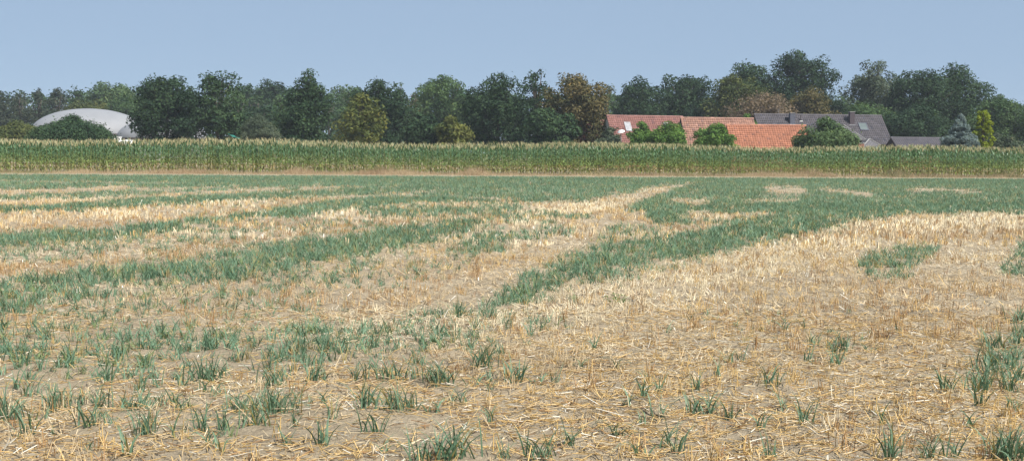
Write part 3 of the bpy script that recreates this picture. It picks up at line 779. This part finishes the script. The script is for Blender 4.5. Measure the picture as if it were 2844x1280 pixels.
# hipped wing of the grey farmhouse, running towards the maize
def hipped(name, px0, px1, py_eave, py_top, Y, depth, parent_e, wallmat):
    c, s = math.cos(parent_e.rotation_euler.z), math.sin(parent_e.rotation_euler.z)
    def loc_(P):
        d = P-np.array(parent_e.location); return np.array([c*d[0]+s*d[1], -s*d[0]+c*d[1], d[2]])
    A, B, T = loc_(at(px0, py_eave, Y)), loc_(at(px1, py_eave, Y)), loc_(at((px0+px1)/2, py_top, Y+1.6))
    x0, x1, y0, z0, zt = A[0], B[0], A[1], A[2], T[2]; xm = (x0+x1)/2; run = (x1-x0)/2
    m_ = MB(); yb = y0+depth
    m_.add([(x0,y0,z0),(x1,y0,z0),(xm,y0+run*.85,zt),(xm,yb,zt),(x1,yb,z0),(x0,yb,z0),(x0,y0,z0-.14),(x1,y0,z0-.14),(x1,yb,z0-.14),(x0,yb,z0-.14)],
           [(0,1,2),(1,4,3,2),(5,0,2,3),(6,9,8,7),(0,6,7,1),(1,7,8,4),(9,6,0,5),(4,8,9,5,3)])
    r_ = m_.build('wing_roof', M['grey_roof'], parent_e)
    hp = MB().tube([(x1,y0,z0+.03),(xm,y0+run*.85,zt+.03)], .06, 6).tube([(x0,y0,z0+.03),(xm,y0+run*.85,zt+.03)], .06, 6).build('hip_tiles', M['concrete'], r_)
    MB().box(x0+.35, x1-.35, y0+.35, yb, -parent_e.location.z, z0-.144).build('wing_wall', wallmat, parent_e)
def tile_surface(name, c0, c1):
    """small grey pantiles as fine relief for slopes too small to show single tiles"""
    m, t, out = nodes_mat(name); tc = N(t, 'ShaderNodeTexCoord')
    wv = N(t, 'ShaderNodeTexWave', Scale=1.6, Distortion=0.3); wv.bands_direction = 'X'
    wz = N(t, 'ShaderNodeTexWave', Scale=2.2, Distortion=0.2); wz.bands_direction = 'Z'
    t.links.new(tc.outputs['Object'], wv.inputs['Vector']); t.links.new(tc.outputs['Object'], wz.inputs['Vector'])
    ad = N(t, 'ShaderNodeMath', operation='ADD'); t.links.new(wv.outputs['Fac'], ad.inputs[0]); t.links.new(wz.outputs['Fac'], ad.inputs[1])
    b = N(t, 'ShaderNodeBump', Strength=.6, Distance=.04); t.links.new(ad.outputs[0], b.inputs['Height'])
    n = N(t, 'ShaderNodeTexNoise', Scale=5.0, Detail=5.0); t.links.new(tc.outputs['Object'], n.inputs['Vector'])
    r = N(t, 'ShaderNodeValToRGB'); r.color_ramp.elements[0].position = .35; r.color_ramp.elements[1].position = .65
    r.color_ramp.elements[0].color = (*c0, 1); r.color_ramp.elements[1].color = (*c1, 1); t.links.new(n.outputs['Fac'], r.inputs[0])
    p = N(t, 'ShaderNodeBsdfPrincipled', Roughness=.8); t.links.new(r.outputs[0], p.inputs['Base Color']); t.links.new(b.outputs[0], p.inputs['Normal'])
    t.links.new(p.outputs[0], out.inputs[0]); return m
M['grey_roof'] = tile_surface('grey_small_tiles', (0.075, 0.072, 0.078), (0.115, 0.11, 0.12))
hipped('wing', 2312, 2408, 387, 348, 149.5, 3.6, e4, M['dark_board'])
hipped('porch', 2392, 2462, 412, 386, 150.5, 3.0, e4, M['brick'])
bp = at(2390, 405, 147); bx = MB().box(-.35, .35, -.35, .35, 0, bp[2]+.25).build('brick_pier', M['brick']); bx.location = (bp[0], bp[1], 0)
cpx = MB().box(-.42, .42, -.42, .42, bp[2]+.253, bp[2]+.36).build('coping', M['concrete'], bx)
tag(bx, 'square brick pier in front of the grey farmhouse porch', 'pier')
# low grey annex to the right
house('grey_annex', (2474, 383), 152, 9.4, 3.0, 2.2, R(3), (0.085, 0.079, 0.09), .03, M['brick'],
      'low annex with a plain dark grey roof behind the blue spruce', 'annex', gable=M['dark_board'])
# white dish in front of the left barn
def dish():
    p_ = at(1725, 366, 139); e = empty('satellite_dish', (p_[0], p_[1], 0), 0, 'large white dish on a pole in front of the faded red barn roof', 'dish')
    MB().tube([(0, 0, 0), (0, 0, p_[2]-.05)], .05, 8).build('pole', M['metal'], e)
    prof = [(r_, .22*(1-(r_/.42)**2)) for r_ in np.linspace(.42, .001, 7)]
    d = MB().lathe(prof, 24).lathe([(r_*.985, z-.02) for r_, z in prof], 24).build('bowl', M['white'], e, True); d.location = (0, 0, p_[2]); d.rotation_euler = (R(22), R(-14), 0)
    MB().tube([(0, 0, .2), (0, -.3, .36)], .012, 5).build('feed_arm', M['metal'], d)
dish()

# ---- biogas domes
def digester(cx_px, Y, rim_py, top_py, a_px, label):
    C0 = at(cx_px, rim_py, Y); top = at(cx_px, top_py, Y); rad = a_px*Y/FPX; zr, zt = C0[2], top[2]
    e = empty('gas_dome', (C0[0], C0[1], 0), 0, label, 'dome')
    MB().lathe([(rad-.05, 0), (rad-.05, zr-.3)], 72).build('tank_wall', M['concrete'], e, True)
    MB().lathe([(rad-.05, zr-.3), (rad+.12, zr-.3), (rad+.12, zr-.02), (rad-.02, zr-.02)], 72).build('rim', M['rim'], e)
    prof = [(rad*math.cos(t), zr+(zt-zr)*math.sin(t)) for t in np.linspace(0, math.pi/2-.001, 26)]
    m_ = MB().lathe(prof, 96).build('membrane', M['dome'], e, True)
    se = MB()                                                  # welded seams of the membrane
    for k in range(16):
        t = 2*math.pi*k/16+.1
        se.tube([((r_+.012)*math.cos(t), (r_+.012)*math.sin(t), z+.012) for r_, z in prof[::5]], .012, 4)
    se.build('seams', M['dome'], m_)
digester(250, 222, 372, 302, 155, 'large grey gas dome rising behind the low bush at the left')
digester(452, 206, 384, 328, 122, 'second grey gas dome half hidden behind the left dark oak')
# white tank lid and box at the foot of the domes
p_ = at(318, 384, 160); e = MB().box(-.75, .75, -.6, .6, 2.3, 2.0+1.25).build('white_container', M['white']); e.location = (p_[0], p_[1], 0)
MB().box(-.7, .7, -.55, .55, 0, 2.297).build('plinth', M['rim'], e)
MB().box(-.8, .8, -.65, .65, 3.253, 3.33).build('lid', M['offwhite'], e); tag(e, 'small white container in front of the large dome, just above the maize', 'container')
p_ = at(357, 386, 160); tk = MB().lathe([(1.3, 2.2), (1.22, 2.45), (.95, 2.72), (.55, 2.88), (.01, 2.95)], 32).build('white_tank', M['white'], None, True); tk.location = (p_[0], p_[1], 0)
MB().lathe([(1.27, 0), (1.27, 2.25)], 32).build('tank_base', M['rim'], tk, True)
MB().tube([(0, 0, 2.88), (0, 0, 3.1)], .16, 10).build('vent', M['rim'], tk); tag(tk, 'low white rounded tank between the dome and the left dark oak', 'tank')
# teal tarpaulin under the second oak
p_ = at(648, 378, 128); g = np.linspace(0, 1, 9); V = []
for v_ in g:
    for u_ in g: V.append(((u_-.5)*1.0+.15*v_, (v_-.5)*.7, p_[2]+.18-.42*u_+.05*math.sin(u_*9+v_*5)))
F_ = [(j*9+i, j*9+i+1, (j+1)*9+i+1, (j+1)*9+i) for j in range(8) for i in range(8)]
tp = MB().add(V, F_).build('tarpaulin', M['teal'], None, True); tp.location = (p_[0], p_[1], 0)
sm = tp.modifiers.new('thick', 'SOLIDIFY'); sm.thickness = .02
for sx in (-.45, .45):
    MB().tube([(sx, 0, 0), (sx, 0, p_[2]+.18-.42*(sx+.5)-.06)], .025, 6).build('post', M['metal'], tp)
tag(tp, 'small teal tarpaulin on posts under the second oak from the left', 'tarpaulin')

# =================================================================== trees
SHAPES = {
 'oak':   [(0,.75),(.2,.88),(.45,1),(.68,1),(.84,.90),(.94,.70),(1,.48)],
 'oval':  [(0,.70),(.2,.88),(.45,1),(.68,.97),(.84,.80),(.94,.58),(1,.36)],
 'pyr':   [(0,.95),(.3,1),(.5,.94),(.65,.80),(.8,.60),(.92,.46),(1,.30)],
 'bush':  [(0,.75),(.4,.95),(.65,1),(.82,.92),(.93,.76),(1,.46)],
 'peak':  [(0,.9),(.4,1),(.62,1),(.74,.84),(.85,.56),(.94,.32),(1,.14)],
 'mound': [(0,1),(.4,1),(.6,.92),(.75,.70),(.88,.44),(1,.16)],
 'cone':  [(0,1),(.42,1),(.58,.84),(.74,.58),(.9,.30),(1,.08)],
 'column':[(0,.8),(.45,1),(.65,.94),(.82,.80),(.94,.60),(1,.4)],
 'flat':  [(0,.80),(.4,.95),(.65,1),(.82,.92),(.93,.76),(1,.52)],
}
COLS = {   # two leaf colours each
 'dark':  ((0.020, 0.042, 0.022), (0.042, 0.075, 0.034)),
 'deep':  ((0.026, 0.054, 0.026), (0.055, 0.095, 0.040)),
 'mid':   ((0.040, 0.078, 0.032), (0.080, 0.130, 0.048)),
 'olive': ((0.045, 0.066, 0.022), (0.105, 0.118, 0.036)),
 'light': ((0.060, 0.105, 0.045), (0.110, 0.160, 0.065)),
 'bright':((0.060, 0.125, 0.028), (0.120, 0.210, 0.045)),
 'yellow':((0.066, 0.086, 0.024), (0.138, 0.146, 0.038)),
 'brown': ((0.120, 0.085, 0.032), (0.230, 0.155, 0.055)),
 'rust':  ((0.072, 0.074, 0.032), (0.150, 0.118, 0.050)),
 'bare':  ((0.105, 0.082, 0.060), (0.200, 0.150, 0.100)),
 'grey':  ((0.055, 0.080, 0.052), (0.115, 0.140, 0.090)),
 'silver':((0.110, 0.135, 0.100), (0.210, 0.230, 0.170)),
 'blue':  ((0.105, 0.145, 0.150), (0.220, 0.280, 0.285)),
 'lime':  ((0.140, 0.178, 0.014), (0.290, 0.345, 0.034)),
 'pine':  ((0.026, 0.042, 0.026), (0.060, 0.072, 0.042)),
}
def crown_mesh(seed, Wd, H, zb, shape, col, nclump, leaf, dens, droop=0.0, thin=1.0, asp=.6):
    g = np.random.default_rng(seed)
    su, sr = zip(*SHAPES[shape]); prof = lambda u: np.interp(u, su, sr)
    half = Wd/2
    uu = np.linspace(0, 1, 200); pw = prof(uu)**1.5+.10; pw /= pw.sum()
    u = g.choice(uu, nclump, p=pw); u[:7] = 1.0, 1.0, .99, .98, .97, .95, .92; a = g.uniform(0, 6.283, nclump); rr = prof(u)
    wob = 1+(.18 if H < 7.5 else .10)*np.sin(a*2+seed)+.10*np.sin(a*3+seed*1.7+u*7)           # lop-sided outline
    slim = shape in ('column', 'cone')
    cr = half*g.uniform(.15 if H < 7.5 else .17, .40 if H < 7.5 else .33, nclump)*np.clip(rr+.35, .55, 1.0)*(.52 if slim else 1.0)
    rad = np.maximum(half*rr*wob-cr*.62, 0)*np.where(g.uniform(0, 1, nclump) < .33, g.uniform(0, .75, nclump), g.uniform(.10, 1.0, nclump)**.38)
    lump = 1-(.30 if H < 7.5 else .11)*(.5+.5*np.sin(a*2+seed*1.3))*u*(0 if slim else 1)
    cz = zb+cr*.5+u*lump*(H-zb-cr*1.25); cx, cy = rad*np.cos(a), rad*np.sin(a)
    area = np.sum(4*math.pi*cr**2)
    n = int(dens*.35*area/(leaf*leaf*asp))
    pk = g.choice(nclump, n, p=cr**2/np.sum(cr**2))
    d = g.normal(0, 1, (n, 3)); d[:, 2] = d[:, 2]*.9+.25; d /= np.linalg.norm(d, axis=1)[:, None]
    rr_ = cr[pk]*(.35+.70*g.uniform(0, 1, n)**.45)
    far = g.uniform(0, 1, n) < .045; rr_[far] *= g.uniform(1.05, 1.45, far.sum())
    C = np.stack([cx[pk], cy[pk], cz[pk]], -1)+d*rr_[:, None]*np.array([1, 1, .78])
    C[:, 2] -= droop*np.hypot(C[:, 0], C[:, 1])
    nrm = d*.75+np.array([0, 0, .45])+g.normal(0, .55, (n, 3)); nrm /= np.linalg.norm(nrm, axis=1)[:, None]
    t1 = np.cross(nrm, g.normal(0, 1, (n, 3))); t1 /= np.linalg.norm(t1, axis=1)[:, None]+1e-9
    t2 = np.cross(nrm, t1)
    s = leaf*g.uniform(.55, 1.35, n)[:, None]; k = asp
    V = np.stack([C-t1*s*.5-t2*s*.5*k, C+t1*s*.62, C-t1*s*.35+t2*s*.6*k], 1).reshape(-1, 3)
    F = np.arange(n*3).reshape(-1, 3)
    ca, cb = COLS[col]
    tc_ = np.clip(g.uniform(-.15, 1.0, nclump)[pk]+g.normal(0, .16, n), 0, 1)
    cc = lerp_cols(ca, cb, tc_)*g.uniform(.8, 1.2, n)[:, None]
    od = g.uniform(0, 1, n) < .025; cc[od] *= np.array([1.5, 1.25, .9])
    V[:, 2] = np.maximum(V[:, 2], .02)
    return np_mesh('crown', V, F, np.repeat(cc, 3, 0)), (cx, cy, cz)
def trunk_mesh(seed, Wd, H, zb, cl):
    g = random.Random(seed); b = MB(); r0 = max(.07, H*.022)
    top = H*.72
    pts = [(0, 0, -.05), (g.uniform(-.1, .1), g.uniform(-.1, .1), top*.35), (g.uniform(-.3, .3), g.uniform(-.3, .3), top*.7), (g.uniform(-.4, .4), g.uniform(-.4, .4), top)]
    b.tube(pts, [r0*1.25, r0*.85, r0*.5, r0*.15], 8)
    cx, cy, cz = cl
    for i in range(min(9, len(cx))):
        z0 = min(top*.9, max(H*.15, cz[i]*.55)); f = z0/top
        p0 = Vector((pts[1][0]*f, pts[1][1]*f, z0)); p2 = Vector((cx[i], cy[i], cz[i])); p1 = p0.lerp(p2, .5)+Vector((0, 0, .05*H))
        b.tube([p0, p1, p2], [r0*.45, r0*.28, r0*.08], 6)
    me = bpy.data.meshes.new('trunk'); me.from_pydata(b.v, [], b.f)
    me.polygons.foreach_set('use_smooth', np.ones(len(me.polygons), dtype=bool)); me.materials.append(M['bark']); return me
K = 2844/2575.0
def tree(name, x0, x1, top, Y, shape, col, label, cat='tree', zb=None, leaf=.34, dens=1.15, ncl=None, group=None, droop=0., asp=.6, seed=None):
    """x0, x1: left and right edge, top: highest point, in the enlarged view (2575 px wide)"""
    cxp = (x0+x1)/2*K; P = at(cxp, top*K, Y); Wd = (x1-x0)*1.15*K*Y/FPX; H = P[2]
    zb = (H*.10 if zb is None else zb)
    sd = seed if seed is not None else abs(int(x0*7+x1*3+top))+1
    small = H < 7.5
    ncl = ncl or int(np.clip(85*Wd/7.0*H/11.0, 90, 160))
    if small: dens *= 2.6; ncl = max(ncl, 80)
    me, cl = crown_mesh(sd, Wd, H, zb, shape, col, ncl, leaf, dens, droop, asp=asp)
    me.materials.append(M['leaf'])
    e = empty(name, (P[0], P[1], 0), 0, label, cat, group)
    obj('trunk', trunk_mesh(sd, Wd, H, zb, cl), None, e); obj('crown', me, None, e)
    return e
TREES = [
 # name, x0, x1, top, Y, shape, colour, label, opts
 ('oak_tree', 326, 512, 182, 150, 'oak', 'dark', 'dark oak standing right of the large grey dome', {}),
 ('oak_tree', 474, 618, 176, 152, 'oak', 'deep', 'upright oak with yellowish tips, second from the domes', {}),
 ('maple_tree', 690, 856, 170, 150, 'pyr', 'deep', 'tall pyramidal green tree left of the yellow green tree', {}),
 ('maple_tree', 848, 972, 232, 145, 'oval', 'yellow', 'yellow green broadleaf tree in front of a dark tree', {}),
 ('oak_tree', 872, 1034, 194, 158, 'oval', 'dark', 'dark tree rising behind the yellow green tree', {}),
 ('round_bush', 1016, 1122, 282, 146, 'bush', 'dark', 'dark green bush left of the brownish yellow shrub', {'cat': 'bush'}),
 ('shrub', 1094, 1180, 286, 144, 'bush', 'yellow', 'brownish yellow shrub between dark bush and big dark tree', {'cat': 'shrub'}),
 ('broadleaf_tree', 1034, 1205, 186, 205, 'oak', 'mid', 'light green tree in the back left of the big dark tree', {'leaf': .42}),
 ('chestnut_tree', 1162, 1336, 182, 152, 'oak', 'dark', 'big dark spreading tree in the centre', {}),
 ('chestnut_tree', 1292, 1408, 168, 156, 'oval', 'dark', 'dark tree with a knobbly top left of the brown tree', {}),
 ('chestnut_tree', 1368, 1532, 175, 150, 'oak', 'rust', 'tree with rusty brown leaves left of the red roofs', {'dens': 1.3}),
 ('round_bush', 1325, 1450, 268, 146, 'bush', 'deep', 'green bush at the foot of the rusty brown tree', {'cat': 'bush'}),
 ('round_bush', 1508, 1572, 318, 138, 'bush', 'grey', 'grey green bush at the left end of the faded red barn', {'cat': 'bush', 'leaf': .2}),
 ('hazel_bush', 1572, 1656, 304, 133, 'mound', 'bright', 'round green bush hiding the middle of the faded red roof', {'cat': 'bush', 'leaf': .22}),
 ('hazel_bush', 1636, 1742, 303, 131, 'bush', 'bright', 'bright green bush at the gable of the salmon roofed barn', {'cat': 'bush', 'leaf': .22}),
 ('hazel_bush', 1752, 1846, 308, 127, 'bush', 'bright', 'green bush between the salmon roof and the orange roof', {'cat': 'bush', 'leaf': .22}),
 ('hazel_bush', 1850, 1905, 286, 149, 'bush', 'bright', 'light green bush peeping over between the orange and grey roofs', {'cat': 'bush', 'leaf': .22}),
 ('walnut_tree', 2004, 2146, 290, 126, 'peak', 'light', 'pointed green bush in front of the grey roof, right of the orange roof', {'cat': 'bush', 'leaf': .24, 'dens': 1.1}),
 ('broadleaf_tree', 1496, 1566, 208, 260, 'oval', 'grey', 'pale grey green tree just right of the rusty brown tree', {'leaf': .5}),
 ('oak_tree', 1550, 1682, 186, 196, 'oak', 'dark', 'dark oak behind the left end of the faded red roof', {'leaf': .38}),
 ('oak_tree', 1650, 1812, 179, 200, 'oak', 'dark', 'broad dark oak above the faded red roof', {'leaf': .38}),
 ('oak_tree', 1785, 1940, 184, 192, 'oak', 'olive', 'olive tinged tree behind the bare brown tree', {'leaf': .38}),
 ('oak_tree', 1800, 1968, 154, 212, 'oak', 'deep', 'dark tree left of and below the tallest crown', {'leaf': .42}),
 ('oak_tree', 1934, 2108, 121, 208, 'oak', 'dark', 'tallest dark oak rising above the grey farmhouse', {'leaf': .40}),
 ('oak_tree', 1968, 2104, 212, 184, 'flat', 'rust', 'olive brown tree in front of the tallest oak', {'leaf': .36}),
 ('plum_tree', 1832, 2004, 224, 176, 'flat', 'bare', 'withered brown round tree just above the grey ridge', {'leaf': .28, 'dens': .8}),
 ('lime_tree', 2120, 2272, 150, 200, 'oval', 'grey', 'tall oval grey green tree right of the sky gap', {'leaf': .34, 'ncl': 130, 'dens': 1.3}),
 ('broadleaf_tree', 2096, 2262, 248, 182, 'bush', 'mid', 'green tree right behind the right chimney', {'leaf': .36}),
 ('oak_tree', 2244, 2390, 164, 186, 'oak', 'dark', 'dark oak with a lumpy top right of the oval tree', {'leaf': .36}),
 ('oak_tree', 2330, 2488, 152, 192, 'oak', 'deep', 'looser dark tree right of the lumpy oak', {'leaf': .36, 'dens': .8}),
 ('broadleaf_tree', 2222, 2400, 262, 172, 'bush', 'dark', 'dark low tree behind the annex roof', {'leaf': .34}),
 ('broadleaf_tree', 2436, 2590, 243, 178, 'oak', 'mid', 'mid green tree behind the lime green conifer', {'leaf': .34}),
 ('broadleaf_tree', 2560, 2700, 262, 174, 'oak', 'mid', 'mid green tree at the right edge of the picture', {'leaf': .34}),
 ('blue_spruce', 2366, 2466, 285, 124, 'cone', 'blue', 'blue grey spruce beside the lime green conifer', {'cat': 'spruce', 'leaf': .17, 'asp': .42, 'droop': .12, 'ncl': 260, 'dens': 1.5}),
 ('golden_cypress', 2446, 2502, 277, 124, 'column', 'lime', 'lime green columnar conifer right of the blue spruce', {'cat': 'conifer', 'leaf': .16, 'asp': .6, 'ncl': 260, 'dens': 1.4}),
 ('shrub', 2488, 2562, 334, 126, 'bush', 'grey', 'low grey shrub right of the lime green conifer', {'cat': 'shrub', 'leaf': .2}),
 ('hawthorn_bush', 70, 290, 283, 140, 'mound', 'deep', 'low spreading bush in front of the large grey dome', {'cat': 'bush', 'leaf': .22, 'dens': 1.0, 'ncl': 90}),
 ('willow_shrub', 606, 702, 284, 141, 'bush', 'grey', 'grey green willow shrub between two tall trees', {'cat': 'shrub', 'leaf': .22, 'asp': .3}),
 ('broadleaf_tree', -30, 110, 300, 165, 'bush', 'olive', 'low olive green tree at the left edge beside the dome', {'leaf': .32}),
 ('pine_tree', -60, 30, 226, 255, 'oak', 'pine', 'dark pine at the far left edge of the wood', {'leaf': .46}),
 ('pine_tree', 14, 84, 229, 250, 'oval', 'pine', 'dark pine in the left wood, second from the edge', {'leaf': .46}),
 ('pine_tree', 66, 128, 222, 258, 'oval', 'pine', 'dark pine in the left wood above the dome edge', {'leaf': .46}),
 ('pine_tree', 112, 176, 215, 252, 'oval', 'pine', 'dark pine above the left shoulder of the dome', {'leaf': .46}),
 ('pine_tree', 160, 226, 214, 262, 'oval', 'deep', 'green topped pine above the top of the dome', {'leaf': .46}),
 ('broadleaf_tree', 204, 362, 204, 268, 'oak', 'light', 'broad light green tree behind the dome, left of the dark oak', {'leaf': .5}),
 ('broadleaf_tree', 170, 290, 248, 244, 'bush', 'olive', 'brownish tree low behind the top of the dome', {'leaf': .42}),
 ('broadleaf_tree', 260, 370, 236, 246, 'bush', 'mid', 'green tree behind the right shoulder of the dome', {'leaf': .42}),
 ('broadleaf_tree', 330, 424, 209, 275, 'oval', 'mid', 'green tree in the back, left of the dark oak top', {'leaf': .5}),
 ('broadleaf_tree', 578, 664, 207, 270, 'oak', 'dark', 'bluish dark tree in the back, right of the second oak', {'leaf': .5}),
 ('broadleaf_tree', 634, 732, 197, 262, 'oak', 'dark', 'bluish dark tree in the back, left of the pyramidal tree', {'leaf': .5}),
 ('broadleaf_tree', 596, 716, 262, 200, 'bush', 'dark', 'dark low tree behind the willow shrub', {'leaf': .40}),
 ('broadleaf_tree', 832, 906, 217, 290, 'oval', 'mid', 'far tree between the pyramidal tree and the dark tree', {'leaf': .55}),
 ('broadleaf_tree', 968, 1036, 205, 240, 'oval', 'deep', 'tree behind the right shoulder of the dark tree, left of the gap', {'leaf': .46}),
 ('broadleaf_tree', 1012, 1078, 232, 225, 'oval', 'rust', 'olive brown tree low in the gap left of the light green tree', {'leaf': .44}),
 ('broadleaf_tree', 2086, 2150, 240, 290, 'bush', 'mid', 'far tree in the sky gap right of the tallest oak', {'leaf': .55}),
 ('broadleaf_tree', 2470, 2560, 236, 290, 'bush', 'mid', 'far tree at the right edge behind the mid green tree', {'leaf': .55}),
]
for nm, x0, x1, top, Yt, shp, col, lab, opt in TREES:
    tree(nm, x0, x1, top, Yt, shp, col, lab, **opt)
# understorey closing the view below the crowns, and the far wood: a few crowns copied
protos = []
for i, (shp, col) in enumerate((('oak', 'dark'), ('oval', 'deep'), ('bush', 'mid'))):
    me, cl = crown_mesh(900+i, 9.0, 12.0, .6, shp, col, 40, .55, .8); me.materials.append(M['leaf'])
    protos.append((me, trunk_mesh(900+i, 9, 12, .6, cl)))
def copies(xs, top, jit, Yt, label, group, name, cat):
    for x in xs:
        P = at(x*K, (top+prng.uniform(-jit, jit))*K, Yt*prng.uniform(.97, 1.03)); k = P[2]/12.0
        e = empty(name, (P[0], P[1], 0), prng.uniform(0, 6.28), label, cat, group); e.scale = (k*prng.uniform(.9, 1.25), k*prng.uniform(.9, 1.25), k)
        cm, tm = protos[prng.randrange(3)]
        obj('trunk', tm, None, e); obj('crown', cm, None, e)
copies(range(-130, 2760, 46), 241, 6, 335, 'far tree of the wood showing low between the nearer crowns', 'far wood behind the farm', 'woodland_tree', 'tree')
copies(range(420, 1580, 58), 228, 6, 240, 'tree of the second row filling the gaps behind the front trees', 'second row of trees', 'broadleaf_tree', 'tree')
copies(range(1560, 2560, 62), 247, 5, 238, 'tree filling the gaps low behind the farmhouse trees', 'trees filling the gaps behind the farm', 'broadleaf_tree', 'tree')
copies(range(-120, 440, 42), 226, 5, 300, 'tree of the dense wood left of and behind the domes', 'wood behind the domes', 'woodland_tree', 'tree')
copies([600, 650, 700, 735, 860, 890], 216, 5, 305, 'far tree showing between the tall left trees', 'far trees between the tall left trees', 'woodland_tree', 'tree')
copies([560, 640, 720, 800, 880, 960, 1040, 1120, 1190, 1270, 1350, 1430, 1500], 322, 8, 172, 'dark undergrowth bush behind the trunks left of the red roofs', 'undergrowth behind the trees', 'undergrowth_bush', 'bush')

# =================================================================== air
hz = MB().box(-1450, 1450, -350, 1650, -1.0, 26.0).build('haze', None)
m, t, out = nodes_mat('haze_air')
pv = N(t, 'ShaderNodeVolumePrincipled'); pv.inputs['Color'].default_value = (0.80, 0.88, 1.0, 1); pv.inputs['Density'].default_value = 0.00026; pv.inputs['Anisotropy'].default_value = 0.0
t.links.new(pv.outputs[0], out.inputs['Volume']); hz.data.materials.append(m)
tag(hz, 'thin summer haze over the field and farm', 'haze', kind='stuff')
